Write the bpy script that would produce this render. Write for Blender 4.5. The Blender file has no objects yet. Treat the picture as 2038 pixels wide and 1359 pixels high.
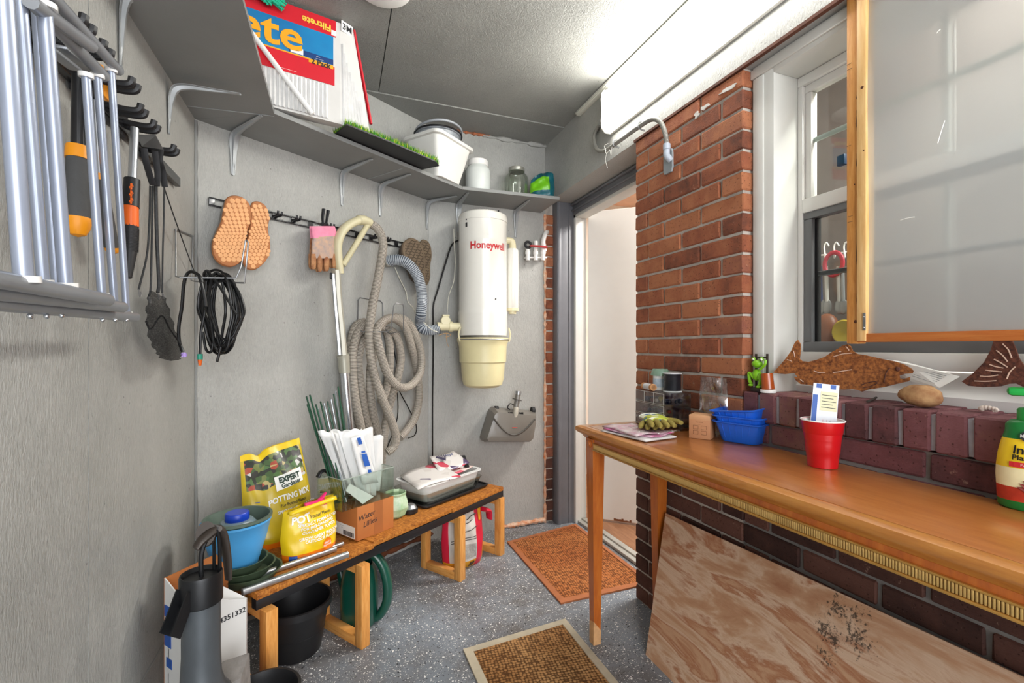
import bpy, bmesh, math, random
from mathutils import Vector, Matrix, Euler
R = random.Random(7)
SC = bpy.context.scene
COL = SC.collection

# ------------------------------------------------------------------ camera
F_PX, CX, CY, HC = 915.0, 1019.0, 691.0, 1.12     # photo taken as 2038 x 1359
YAW = math.radians(20.66)
SA, CA = math.sin(YAW), math.cos(YAW)
cam_d = bpy.data.cameras.new('camera'); cam = bpy.data.objects.new('camera', cam_d); COL.objects.link(cam)
cam.location = (0, 0, HC); cam.rotation_euler = (math.pi/2, 0, -YAW)
cam_d.sensor_width = 36; cam_d.lens = F_PX/2038*36; cam_d.shift_y = (CY-679.5)/2038
cam_d.clip_start = .02
SC.camera = cam
# ------------------------------------------------------------------ world, daylight, exposure
W = bpy.data.worlds.new('sky'); SC.world = W; W.use_nodes = True
W.node_tree.nodes['Background'].inputs[0].default_value = (.95, .97, 1, 1)
W.node_tree.nodes['Background'].inputs[1].default_value = 2.4
SC.view_settings.view_transform = 'Standard'; SC.view_settings.look = 'None'
SC.view_settings.exposure = 0.9; SC.view_settings.gamma = 1
SC.view_settings.use_curve_mapping = False
SC.cycles.transparent_max_bounces = 40
LAMP_EMIT = 12.0
def area(name, loc, rot, sx, sy, watts, col=(1, 1, 1)):
    l = bpy.data.lights.new(name, 'AREA'); l.shape = 'RECTANGLE'; l.size = sx; l.size_y = sy
    l.energy = watts; l.color = col
    o = bpy.data.objects.new(name, l); COL.objects.link(o); o.location = loc; o.rotation_euler = rot
    return o
area('kitchen_fill_light', (2.3, 1.9, 2.36), (0, 0, 0), .6, .6, 44, (1, .97, .93))  # added fill light for the room beyond door and window
area('kitchen_window_lamp', (1.64, .42, 2.33), (0, 0, 0), .22, .5, 21, (1, .97, .93))
area('doorway_daylight', (.35, -1.55, 1.35), (math.radians(90), 0, 0), 1.6, 2.0, 19, (.95, .97, 1))

# ------------------------------------------------------------------ geometry of the photograph
def ray(px, py):
    a, b = (px-CX)/F_PX, (CY-py)/F_PX
    return Vector((a*CA+SA, -a*SA+CA, b))
ORI = Vector((0, 0, HC))
def onZ(px, py, z): d = ray(px, py); return ORI+d*((z-HC)/d.z)
def onX(px, py, x): d = ray(px, py); return ORI+d*(x/d.x)
def onY(px, py, y): d = ray(px, py); return ORI+d*(y/d.y)
def atD(px, py, yc): return ORI+ray(px, py)*yc
A0 = Vector((-.505, 2.036, 0)); AD = Vector((.838, .5455, 0)).normalized(); AN = Vector((AD.y, -AD.x, 0))
AROT = math.atan2(AD.y, AD.x)
def AW(s, dl, z=0): return A0+AD*s+AN*dl+Vector((0, 0, z))
def onA(px, py, dl): d = ray(px, py); return ORI+d*(((A0+AN*dl-ORI).dot(AN))/d.dot(AN))
XL, XR, YB = -.505, 1.24, 2.68          # left wall, brick face, back wall
ROT = {'left': math.pi/2, 'right': -math.pi/2, 'back': 0.0, 'ang': AROT}

# ------------------------------------------------------------------ materials
def lin(h):
    if not isinstance(h, str): return tuple(h)[:3]
    h = h.lstrip('#'); v = [int(h[i:i+2], 16)/255 for i in (0, 2, 4)]
    return tuple(c/12.92 if c <= .04045 else ((c+.055)/1.055)**2.4 for c in v)
MATS = {}
class NT:
    def __init__(s, name):
        s.m = bpy.data.materials.new(name); s.m.use_nodes = True; s.t = s.m.node_tree
        s.b = s.t.nodes['Principled BSDF']; s.out = s.t.nodes['Material Output']
        s._co = None
    def n(s, typ, **kw):
        x = s.t.nodes.new(typ)
        for k, v in kw.items():
            if k.startswith('i_'):
                key = k[2:]; key = int(key) if key.isdigit() else key.replace('_', ' ')
                x.inputs[key].default_value = v
            else: setattr(x, k, v)
        return x
    def l(s, a, b): s.t.links.new(a, b)
    def co(s, which='Object', scale=(1, 1, 1), rot=(0, 0, 0), loc=(0, 0, 0)):
        tc = s.n('ShaderNodeTexCoord'); mp = s.n('ShaderNodeMapping')
        mp.inputs['Scale'].default_value = scale; mp.inputs['Rotation'].default_value = rot; mp.inputs['Location'].default_value = loc
        s.l(tc.outputs[which], mp.inputs[0]); return mp.outputs[0]
    def noise(s, vec, scale, detail=4, rough=.6, dist=0):
        x = s.n('ShaderNodeTexNoise'); x.inputs['Scale'].default_value = scale; x.inputs['Detail'].default_value = detail
        x.inputs['Roughness'].default_value = rough; x.inputs['Distortion'].default_value = dist
        s.l(vec, x.inputs['Vector']); return x.outputs['Fac']
    def vor(s, vec, scale, feature='F1', rnd=1):
        x = s.n('ShaderNodeTexVoronoi'); x.feature = feature; x.inputs['Scale'].default_value = scale
        x.inputs['Randomness'].default_value = rnd
        s.l(vec, x.inputs['Vector']); return x
    def ramp(s, fac, stops, interp='LINEAR'):
        x = s.n('ShaderNodeValToRGB'); x.color_ramp.interpolation = interp; e = x.color_ramp.elements
        while len(e) > 1: e.remove(e[-1])
        for i, (p, c) in enumerate(stops):
            el = e[0] if i == 0 else e.new(p)
            el.position = p; c = lin(c) if isinstance(c, str) else ((c, c, c) if isinstance(c, (int, float)) else c)
            el.color = (*c[:3], 1)
        s.l(fac, x.inputs[0]); return x.outputs[0]
    def mix(s, fac, a, b, mode='MIX'):
        x = s.n('ShaderNodeMix'); x.data_type = 'RGBA'; x.blend_type = mode; x.clamp_factor = True
        for v, i in ((fac, 0), (a, 6), (b, 7)):
            if hasattr(v, 'is_output'): s.l(v, x.inputs[i])
            else: x.inputs[i].default_value = v if i == 0 else (*lin(v), 1)
        return x.outputs[2]
    def math(s, op, a, b=0):
        x = s.n('ShaderNodeMath'); x.operation = op
        for v, i in ((a, 0), (b, 1)):
            if hasattr(v, 'is_output'): s.l(v, x.inputs[i])
            else: x.inputs[i].default_value = v
        return x.outputs[0]
    def bump(s, h, strength=.3, dist=.002, prev=None):
        x = s.n('ShaderNodeBump'); x.inputs['Strength'].default_value = strength; x.inputs['Distance'].default_value = dist
        s.l(h, x.inputs['Height'])
        if prev is not None: s.l(prev, x.inputs['Normal'])
        return x.outputs[0]
    def done(s, col=None, rough=.5, metal=0, normal=None, spec=.5, **kw):
        for v, k in ((col, 'Base Color'), (rough, 'Roughness'), (metal, 'Metallic'), (normal, 'Normal'), (spec, 'Specular IOR Level')):
            if v is None: continue
            if hasattr(v, 'is_output'): s.l(v, s.b.inputs[k])
            else: s.b.inputs[k].default_value = (*lin(v), 1) if k == 'Base Color' else v
        for k, v in kw.items(): s.b.inputs[k.replace('_', ' ')].default_value = v
        return s.m
def M(col, rough=.5, metal=0, var=.12, vs=6, bump=0, bs=60, spec=.5, col2=None, stretch=(1, 1, 1), **kw):
    key = (str(col), rough, metal, var, vs, bump, bs, spec, str(col2), stretch, str(kw))
    if key in MATS: return MATS[key]
    t = NT('finish_%03d' % len(MATS)); c = lin(col)
    co = t.co(scale=stretch); f = t.noise(co, vs, 4)
    lo = tuple(x*(1-var) for x in c); hi = tuple(min(1, x*(1+var)) for x in c)
    if col2: hi = lin(col2); lo = c
    cc = t.ramp(f, [(.3, lo), (.7, hi)])
    nrm = t.bump(t.noise(co, bs, 3), bump, .002) if bump else None
    MATS[key] = t.done(cc, rough, metal, nrm, spec, **kw); return MATS[key]
def GLASS(col=(1, 1, 1), rough=.0, tint=.85, gloss=.12, key=None):
    k = ('glass', str(col), rough, tint, gloss)
    if k in MATS: return MATS[k]
    t = NT('clear_%03d' % len(MATS)); t.t.nodes.remove(t.b)
    tr = t.n('ShaderNodeBsdfTransparent'); tr.inputs[0].default_value = (*[c*tint for c in lin(col)], 1)
    gl = t.n('ShaderNodeBsdfGlossy'); gl.inputs['Roughness'].default_value = max(rough, .03)
    lw = t.n('ShaderNodeLayerWeight'); lw.inputs[0].default_value = .25
    f = t.math('ADD', t.math('MULTIPLY', lw.outputs['Fresnel'], .38), gloss*.22)
    mx = t.n('ShaderNodeMixShader'); t.l(f, mx.inputs[0]); t.l(tr.outputs[0], mx.inputs[1]); t.l(gl.outputs[0], mx.inputs[2])
    t.l(mx.outputs[0], t.out.inputs[0]); MATS[k] = t.m; return t.m

# ------------------------------------------------------------------ mesh building
def catmull(pts, n=8, closed=False):
    P = [Vector(p) for p in pts]; out = []; N = len(P)
    rng = N if closed else N-1
    for i in range(rng):
        p0 = P[i-1] if (closed or i > 0) else P[0]*2-P[1]
        p1 = P[i]; p2 = P[(i+1) % N]
        p3 = P[(i+2) % N] if (closed or i+2 < N) else P[-1]*2-P[-2]
        for k in range(n):
            t = k/n
            out.append(.5*((2*p1)+(p2-p0)*t+(2*p0-5*p1+4*p2-p3)*t*t+(3*p1-p0-3*p2+p3)*t**3))
    if not closed: out.append(P[-1].copy())
    return out
class MB:
    def __init__(s): s.v = []; s.f = []; s.mi = []; s.m = 0
    def add(s, vs, fs, M4=None):
        o = len(s.v)
        for p in vs: s.v.append((M4 @ Vector(p)) if M4 else Vector(p))
        for f in fs: s.f.append([i+o for i in f]); s.mi.append(s.m)
        return s
    def box(s, lo, hi, b=0, M4=None):
        lo, hi = Vector(lo), Vector(hi); lo, hi = Vector(map(min, lo, hi)), Vector(map(max, lo, hi))
        if b:
            b = min(b, *(.45*(hi-lo)))
            bm = bmesh.new(); bmesh.ops.create_cube(bm, size=1)
            for v in bm.verts: v.co = Vector([lo[i]+(v.co[i]+.5)*(hi[i]-lo[i]) for i in range(3)])
            bmesh.ops.bevel(bm, geom=bm.edges[:], offset=b, segments=2, affect='EDGES', profile=.5)
            bm.verts.index_update()
            s.add([v.co for v in bm.verts], [[v.index for v in f.verts] for f in bm.faces], M4); bm.free(); return s
        x0, y0, z0 = lo; x1, y1, z1 = hi
        return s.add([(x0, y0, z0), (x1, y0, z0), (x1, y1, z0), (x0, y1, z0), (x0, y0, z1), (x1, y0, z1), (x1, y1, z1), (x0, y1, z1)],
                     [(3, 2, 1, 0), (4, 5, 6, 7), (0, 1, 5, 4), (1, 2, 6, 5), (2, 3, 7, 6), (3, 0, 4, 7)], M4)
    def hexa(s, c8): # 4 bottom (ccw) + 4 top
        return s.add(c8, [(3, 2, 1, 0), (4, 5, 6, 7), (0, 1, 5, 4), (1, 2, 6, 5), (2, 3, 7, 6), (3, 0, 4, 7)])
    def bar(s, a, b, w, h, up=(0, 0, 1), bev=0):
        a, b = Vector(a), Vector(b); d = b-a; L = d.length; z = d.normalized(); up = Vector(up)
        x = up.cross(z)
        if x.length < 1e-4: x = Vector((1, 0, 0)).cross(z)
        x.normalize(); y = z.cross(x)
        m = Matrix.Translation(a) @ Matrix((x, y, z)).transposed().to_4x4()
        return s.box((-w/2, -h/2, 0), (w/2, h/2, L), bev, m)
    def lathe(s, prof, n=24, M4=None, cap=True, sx=1, sy=1):
        vs = []; fs = []
        for r, z in prof:
            for k in range(n):
                a = 2*math.pi*k/n; vs.append((r*math.cos(a)*sx, r*math.sin(a)*sy, z))
        for i in range(len(prof)-1):
            for k in range(n):
                a, b = i*n+k, i*n+(k+1) % n; fs.append((a, b, b+n, a+n))
        if cap:
            if prof[0][0] > 1e-5: fs.append(tuple(reversed(range(n))))
            if prof[-1][0] > 1e-5: fs.append(tuple(range((len(prof)-1)*n, len(prof)*n)))
        return s.add(vs, fs, M4)
    def cyl(s, a, b, r, n=12, r2=None, bev=0):
        a, b = Vector(a), Vector(b); d = b-a; L = d.length
        q = Vector((0, 0, 1)).rotation_difference(d.normalized()).to_matrix().to_4x4()
        r2 = r if r2 is None else r2
        pr = [(r, 0), (r2, L)] if not bev else [(r-bev, 0), (r, bev), (r2, L-bev), (r2-bev, L)]
        return s.lathe(pr, n, Matrix.Translation(a) @ q)
    def tube(s, pts, r, n=10, smooth=6, closed=False, rib=None, flat=1.0, ends=True):
        P = catmull(pts, smooth, closed) if smooth else [Vector(p) for p in pts]
        if rib:      # (pitch, depth): corrugated hose, groove faces get material slot 1
            pitch, depth = rib; Q = [P[0]]; acc = 0; stp = (pitch*.66, pitch*.17, pitch*.17); kq = 0
            for i in range(1, len(P)):
                a, b = P[i-1], P[i]; L = (b-a).length
                while acc+stp[kq % 3] <= L:
                    acc += stp[kq % 3]; kq += 1; Q.append(a.lerp(b, acc/L))
                acc -= L
            P = Q
        N = len(P); vs = []; fs = []
        T = []
        for i in range(N):
            a = P[i-1] if (i or closed) else P[0]; b = P[(i+1) % N] if (i < N-1 or closed) else P[-1]
            t = (b-a); T.append(t.normalized() if t.length > 1e-9 else (T[-1] if T else Vector((0, 0, 1))))
        u = Vector((0, 0, 1)).cross(T[0])
        if u.length < .05: u = Vector((1, 0, 0)).cross(T[0])
        u.normalize()
        for i in range(N):
            if i:
                q = T[i-1].rotation_difference(T[i]); u = (q @ u); u = (u-T[i]*u.dot(T[i])).normalized()
            w = T[i].cross(u)
            ri = r(i/(N-1)) if callable(r) else r
            if rib: ri += (-rib[1] if i % 3 == 2 else rib[1])
            for k in range(n):
                a = 2*math.pi*k/n; vs.append(P[i]+u*(math.cos(a)*ri)+w*(math.sin(a)*ri*flat))
        rng = N if closed else N-1
        for i in range(rng):
            for k in range(n):
                a, b = i*n+k, i*n+(k+1) % n; c, d = ((i+1) % N)*n+(k+1) % n, ((i+1) % N)*n+k
                fs.append((a, b, c, d))
        if not closed and ends: fs.append(tuple(reversed(range(n)))); fs.append(tuple(range((N-1)*n, N*n)))
        s.add(vs, fs)
        if rib:
            o = len(s.mi)-len(fs)
            for i in range(rng):
                if i % 3: s.mi[o+i*n:o+i*n+n] = [1]*n
        return s
    def prism(s, outline, y0, y1, M4=None):    # outline in (x,z), extruded along y
        n = len(outline)
        vs = [(x, y0, z) for x, z in outline]+[(x, y1, z) for x, z in outline]
        fs = [tuple(range(n)), tuple(reversed(range(n, 2*n)))]+[(i, i+n, (i+1) % n+n, (i+1) % n) for i in range(n)]
        return s.add(vs, fs, M4)
    def loft(s, rings, cap=True, closed=True):
        n = len(rings[0]); vs = [p for r in rings for p in r]; fs = []
        for i in range(len(rings)-1):
            for k in range(n if closed else n-1):
                a, b = i*n+k, i*n+(k+1) % n; fs.append((a, b, b+n, a+n))
        if cap and closed: fs.append(tuple(reversed(range(n)))); fs.append(tuple(range((len(rings)-1)*n, len(rings)*n)))
        return s.add(vs, fs)
    def grid(s, fn, nu, nv, thick=None):
        vs = [fn(i/nu, j/nv) for j in range(nv+1) for i in range(nu+1)]
        fs = [(j*(nu+1)+i, j*(nu+1)+i+1, (j+1)*(nu+1)+i+1, (j+1)*(nu+1)+i) for j in range(nv) for i in range(nu)]
        return s.add(vs, fs)
    def ball(s, c, r, n=12, M4=None):
        rx, ry, rz = r if isinstance(r, (tuple, list)) else (r, r, r); c = Vector(c)
        pr = [(math.sin(math.pi*i/n), -math.cos(math.pi*i/n)) for i in range(n+1)]
        pr[0] = (1e-6, -1); pr[-1] = (1e-6, 1)
        m = Matrix.Translation(c) @ Matrix.Diagonal((rx, ry, rz, 1))
        return s.lathe(pr, n+4, (M4 @ m) if M4 else m, cap=False)
    def build(s, name, mats, parent=None, smooth=40, recalc=True, solid=0):
        me = bpy.data.meshes.new(name); me.from_pydata([tuple(v) for v in s.v], [], s.f)
        if not isinstance(mats, (list, tuple)): mats = [mats]
        for m in mats: me.materials.append(m)
        if len(mats) > 1: me.polygons.foreach_set('material_index', s.mi)
        if recalc:
            bm = bmesh.new(); bm.from_mesh(me); bmesh.ops.recalc_face_normals(bm, faces=bm.faces); bm.to_mesh(me); bm.free()
        if smooth:
            me.polygons.foreach_set('use_smooth', [True]*len(me.polygons)); me.set_sharp_from_angle(angle=math.radians(smooth))
        o = bpy.data.objects.new(name, me); COL.objects.link(o)
        if parent: o.parent = parent
        if solid:
            md = o.modifiers.new('thickness', 'SOLIDIFY'); md.thickness = solid; md.offset = 0
        return o
def tag(o, label, cat, group=None):
    o['label'] = label; o['category'] = cat
    if group: o['group'] = group
    return o
def thing(name, label, cat, loc=(0, 0, 0), rz=0, group=None, rot=None):
    o = bpy.data.objects.new(name, None); COL.objects.link(o); o.empty_display_size = .05
    o.location = loc; o.rotation_euler = rot or (0, 0, rz); return tag(o, label, cat, group)
def struct(o): o['kind'] = 'structure'; return o
def sroot(name, loc=(0, 0, 0), rz=0):
    o = bpy.data.objects.new(name, None); COL.objects.link(o); o.location = loc; o.rotation_euler = (0, 0, rz); return struct(o)
def relpts(root, pts):
    m = (Matrix.Translation(root.location) @ root.rotation_euler.to_matrix().to_4x4()).inverted()
    return [m @ Vector(p) for p in pts]
def text(s, size, mat, parent, loc, rot=(math.pi/2, 0, 0), bold=0, extr=.0004, align='CENTER', fn=None, name='lettering', sx=1, shear=0, spacing=1):
    c = bpy.data.curves.new('t', 'FONT'); c.body = s; c.size = size; c.extrude = extr; c.offset = bold; c.shear = shear
    c.align_x = align; c.align_y = 'CENTER'; c.resolution_u = 3; c.space_character = spacing
    o = bpy.data.objects.new('t', c); COL.objects.link(o)
    me = bpy.data.meshes.new_from_object(o.evaluated_get(bpy.context.evaluated_depsgraph_get())); bpy.data.objects.remove(o); bpy.data.curves.remove(c)
    m = (Matrix.Translation(loc) @ (rot if isinstance(rot, Matrix) else Euler(rot).to_matrix().to_4x4())) @ Matrix.Diagonal((sx, 1, 1, 1))
    for v in me.vertices:
        p = m @ v.co; v.co = fn(p) if fn else p
    me.name = name; me.materials.clear(); me.materials.append(mat)
    for p in me.polygons: p.material_index = 0
    b = bpy.data.objects.new(name, me); COL.objects.link(b); b.parent = parent; return b
# ------------------------------------------------------------------ surface materials
def mk_wall(name, c0, c1, bump=.5):
    t = NT(name); co = t.co()
    big = t.noise(co, 2.2, 5, .65); fine = t.noise(co, 55, 4, .7)
    st = t.noise(t.co(scale=(30, 30, 9)), 6, 3, .6, .8)
    f = t.math('ADD', t.math('MULTIPLY', big, .65), t.math('MULTIPLY', st, .35))
    col = t.ramp(f, [(.3, c0), (.68, c1)])
    sp = t.vor(co, 16).outputs['Distance']; spk = t.ramp(sp, [(.035, 1.0), (.06, 0.0)])
    col = t.mix(t.math('MULTIPLY', spk, .55), col, '4a4744')
    h = t.math('ADD', t.math('MULTIPLY', st, .8), t.math('MULTIPLY', fine, .5))
    return t.done(col, t.ramp(big, [(.3, .38), (.7, .62)]), 0, t.bump(h, bump*1.5, .005), .5)
WALL = mk_wall('grey_painted_panel', '94948f', 'b6b5b0')
CEIL = mk_wall('grey_painted_ceiling', '84847f', 'a3a39d', 1.0)
SHELF = M('838482', .5, 0, .08, 4, .15, 120)
GREYTRIM = M('6f7075', .45, 0, .12, 5, .2, 80)
BRKT = M('9fa2a3', .38, .25, .08, 8, .1, 60)
GAP = M('1c1b1a', .9)
def mk_floor():
    t = NT('epoxy_flake_floor'); co = t.co()
    base = t.ramp(t.noise(co, 3, 4), [(.3, '737a82'), (.7, '8b929a')])
    dirt = t.ramp(t.noise(co, 2.1, 5, .7), [(.42, 0.0), (.62, 1.0)])
    base = t.mix(t.math('MULTIPLY', dirt, .7), base, '5b5046')
    for sc, th, cw, cb in ((58, .17, 'f4f3ef', '141416'), (105, .2, 'e6e6e2', '1c1c1f'), (170, .2, 'e9e7e2', '1d1e22')):
        v = t.vor(co, sc); mk = t.ramp(v.outputs['Distance'], [(th, 1.0), (th+.03, 0.0)])
        sep = t.n('ShaderNodeSeparateColor'); t.l(v.outputs['Color'], sep.inputs[0])
        w = t.ramp(sep.outputs[0], [(0, cb), (.36, cw)], 'CONSTANT')
        on = t.ramp(sep.outputs[1], [(0, 1.0), (.85, 0.0)], 'CONSTANT')
        base = t.mix(t.math('MULTIPLY', mk, on), base, w)
    return t.done(base, t.ramp(dirt, [(0, .3), (1, .6)]), 0, t.bump(t.noise(co, 90, 2), .12, .002), .5)
FLOOR = mk_floor()
def mk_brick(name, stops, spots=True):
    t = NT(name); co = t.co(); oi = t.n('ShaderNodeObjectInfo')
    mp = t.n('ShaderNodeVectorMath'); mp.operation = 'ADD'; t.l(co, mp.inputs[0])
    cmb = t.n('ShaderNodeCombineXYZ')
    for i in range(3): t.l(t.math('MULTIPLY', oi.outputs['Random'], 7.3+i*3), cmb.inputs[i])
    t.l(cmb.outputs[0], mp.inputs[1]); v = mp.outputs[0]
    n1 = t.noise(v, 14, 5, .7); f = t.math('ADD', t.math('MULTIPLY', n1, .55), t.math('MULTIPLY', oi.outputs['Random'], .45))
    col = t.ramp(f, stops)
    pit = t.ramp(t.vor(v, 90).outputs['Distance'], [(.1, 1.0), (.22, 0.0)])
    col = t.mix(t.math('MULTIPLY', pit, .55), col, '2e1c18')
    pale = t.ramp(t.noise(v, 45, 3, .7), [(.66, 0.0), (.76, 1.0)]); col = t.mix(t.math('MULTIPLY', pale, .45), col, 'c9a58e')
    str_ = t.noise(t.co(scale=(25, 25, 80)), 4, 4, .7, 1.2)
    h = t.math('SUBTRACT', t.math('ADD', t.math('MULTIPLY', n1, .6), t.math('MULTIPLY', str_, .6)), t.math('MULTIPLY', pit, .4))
    return t.done(col, .8, 0, t.bump(h, .7, .006), .25)
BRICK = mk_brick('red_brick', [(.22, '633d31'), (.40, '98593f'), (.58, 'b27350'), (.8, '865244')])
BRICK2 = mk_brick('purple_brick', [(.25, '4d3536'), (.43, '704648'), (.6, '82565a'), (.8, '93725f')])  # purple cast of the light put into the sill brick colour
BRICK_SHADE = mk_brick('shaded_brick', [(.25, '3f2a25'), (.5, '5c3d34'), (.75, '6e4a3f')])  # brick colour darkened to paint in the shade on the lower courses
MORTAR = M('b3aaa0', .95, 0, .25, 14, .8, 90)
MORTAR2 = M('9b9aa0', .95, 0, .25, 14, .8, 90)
WHITE = M('e6e4df', .4, 0, .03, 4, .05, 60)
WHITEOLD = M('d9d8d2', .5, 0, .06, 3, .2, 40)
VINYL = M('eceae6', .32, 0, .02)
def mk_wood(name, c, scale=(3, 3, 40), rough=.45, axis_rot=(0, 0, 0), bump=.1, coat=0, vs=4):
    t = NT(name); co = t.co(scale=scale, rot=axis_rot)
    n = t.noise(co, vs, 6, .65, .5); n2 = t.noise(t.co(), 3, 3)
    col = t.ramp(t.math('ADD', t.math('MULTIPLY', n, .75), t.math('MULTIPLY', n2, .25)), [(.28, c[0]), (.5, c[1]), (.72, c[2])])
    m = t.done(col, rough, 0, t.bump(n, bump, .002), .45)
    if coat: t.b.inputs['Coat Weight'].default_value = coat; t.b.inputs['Coat Roughness'].default_value = .18
    return m
PINE = mk_wood('pine', ('b5712c', 'd5934a', 'e4ad66'), (24, 24, 3))
PINEH = mk_wood('pine_horizontal', ('b5712c', 'd5934a', 'e4ad66'), (3, 3, 30))
PINEPALE = mk_wood('pine_pale', ('d19a58', 'e3b676', 'efcb92'), (22, 22, 2.2))
CEDAR = mk_wood('cedar_bar', ('a85a24', 'c06c30', 'd08442'), (30, 2, 30))
TABLE = mk_wood('table_top_wood', ('9d5926', 'b26c33', 'c07d42'), (9, 1.6, 9), .3, coat=.5, bump=.03)
TABLEL = mk_wood('table_leg_wood', ('99491a', 'b4601f', 'c5732e'), (14, 14, 2), .35, coat=.3, bump=.04)
GOLD = M('c2924a', .38, .55, .15, 30)
LAMIN = mk_wood('laminate_floor', ('6f4a33', '94684a', 'ad8260'), (14, 2, 14), .35)
def mk_osb():
    t = NT('oriented_strand_board'); a = t.noise(t.co(scale=(60, 14, 30), rot=(0, 0, .5)), 3, 3, .7, .4)
    b = t.noise(t.co(scale=(14, 60, 30), rot=(0, 0, -.2)), 3, 3, .7, .4)
    f = t.math('ADD', t.math('MULTIPLY', a, .5), t.math('MULTIPLY', b, .5))
    col = t.ramp(f, [(.3, '3d2210'), (.45, '95571f'), (.56, 'b8762f'), (.7, 'd29a52')])
    return t.done(col, .6, 0, t.bump(f, .4, .003), .3)
OSB = mk_osb()
def mk_ply():
    t = NT('plywood_sheet'); co = t.co(scale=(3, 1.2, 5), rot=(.35, 0, 0))
    n = t.noise(co, 1.9, 7, .62, .8); g = t.noise(t.co(scale=(40, 2.5, 90), rot=(.15, 0, 0)), 3, 4, .7)
    col = t.ramp(n, [(.28, 'a87251'), (.42, 'c59a78'), (.5, 'dcbfa4'), (.56, 'ad7452'), (.62, 'cda482'), (.74, 'b98462')])
    col = t.mix(t.math('MULTIPLY', g, .35), col, '8d6446')
    # mould stain with speckles, as on the sheet
    pos = t.n('ShaderNodeNewGeometry'); st = None
    for (c, r) in (((1.198, .81, .45), .06), ((1.178, .815, .386), .06), ((1.19, .755, .41), .07), ((1.16, .812, .335), .05), ((1.2, .765, .45), .05)):
        d = t.n('ShaderNodeVectorMath'); d.operation = 'DISTANCE'; t.l(pos.outputs['Position'], d.inputs[0]); d.inputs[1].default_value = c
        k = t.ramp(t.math('DIVIDE', d.outputs['Value'], r*1.7), [(.0, 1.0), (1.0, 0.0)])
        st = k if st is None else t.math('MAXIMUM', st, k)
    sp = t.noise(t.co(), 130, 3, .75); sp2 = t.noise(t.co(), 28, 3, .7)
    th = t.math('ADD', t.math('MULTIPLY', st, .27), t.math('MULTIPLY', sp2, .36))
    mk = t.ramp(t.math('ADD', t.math('MULTIPLY', sp, .55), th), [(.665, 0.0), (.73, 1.0)])
    mk = t.math('MULTIPLY', mk, t.ramp(st, [(.02, 0.0), (.2, 1.0)]))
    col = t.mix(t.math('MULTIPLY', mk, .85), col, '26221f')
    return t.done(col, .55, 0, t.bump(g, .1, .001), .3)
PLY = mk_ply()
def mk_weave(name, a, b, c, sc):
    t = NT(name); co = t.co(rot=(0, 0, .12)); v = t.vor(co, sc, 'F1', .35); d = v.outputs['Distance']
    wv = t.noise(t.co(scale=(1, 5, 1)), sc*.8, 2); base = t.ramp(t.noise(co, 5, 4), [(.35, a), (.65, b)])
    col = t.mix(t.ramp(t.math('ADD', d, t.math('MULTIPLY', wv, .25)), [(.60, 0.0), (.80, .85)]), base, c)
    h = t.math('SUBTRACT', 1.0, d)
    return t.done(col, .85, 0, t.bump(h, .9, .006), .15)
MATA = mk_weave('orange_weave', 'b0683a', 'c27d4a', '55301a', 85)
MATB = mk_weave('coir_weave', 'a27446', 'bd9160', '4a2d17', 85)
MATAE = M('a8663f', .9, 0, .1, 20, .4, 150)
MATBE = M('beb39c', .9, 0, .1, 20, .4, 150)
CHROME = M('c4c8cc', .22, .9, .05, 10)
ALU = M('b9bcc0', .32, .85, .06, 12)
STEEL = M('8e8f90', .35, .7, .12, 20)
BLACK = M('17171a', .45, 0, .2, 9)
BLACKG = M('1b1b1d', .25, 0, .2, 9)
RUBBER = M('242426', .7, 0, .2, 9, .2, 80)
CREAM = M('dcd3ae', .35, 0, .05, 6)
VACW = M('e4e2da', .22, 0, .025, 5, Coat_Weight=.4)
HOSE = M('a9a195', .5, 0, .12, 9, .1, 90)
HOSEB = M('a3a9af', .35, 0, .1, 9)
RED = M('c3121a', .3, 0, .06, 5, Coat_Weight=.2)
ORANGE = M('ef6a1a', .42, 0, .06, 7)
AMBER = M('f29a12', .42, 0, .06, 7)
PAPER = M('e9e8e5', .7, 0, .04, 8, .15, 30)
INK = M('26262a', .6); INKB = M('2757a8', .5); INKR = M('c6222b', .5); INKW = M('f4f3ee', .5)
# ------------------------------------------------------------------ room shell
ZC = 2.42
struct(MB().box((-.6, -1.6, -.06), (1.44, 2.75, 0)).build('floor', FLOOR, smooth=0))
wl = struct(MB().box((-.62, -1.6, 0), (-.517, 2.10, 2.5)).build('wall_left', GAP, smooth=0))
ys = onX(176, 640, XL).y; zs = onX(312, 1303, XL).z
for (y0, y1) in ((-1.6, ys-.002), (ys+.002, 2.05)):
    MB().box((-.53, y0, zs+.002), (XL, y1, 2.5)).build('panel', WALL, wl, 0)
    MB().box((-.53, y0, 0), (XL+.002, y1, zs-.002)).build('panel', WALL, wl, 0)
LW = 1.217
def rot_box(s0, s1, d0, d1, z0, z1, b=0):
    m = Matrix.Translation(A0) @ Matrix((AD, AN, Vector((0, 0, 1)))).transposed().to_4x4()
    return MB().box((s0, d0, z0), (s1, d1, z1), b, m)
wa = struct(rot_box(-.02, LW+.03, -.1, 0, 0, 2.5).build('wall_back_left', WALL, smooth=0))
wb = struct(MB().box((.49, YB, 0), (1.237, YB+.1, 2.5)).build('wall_back', WALL, smooth=0))
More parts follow.
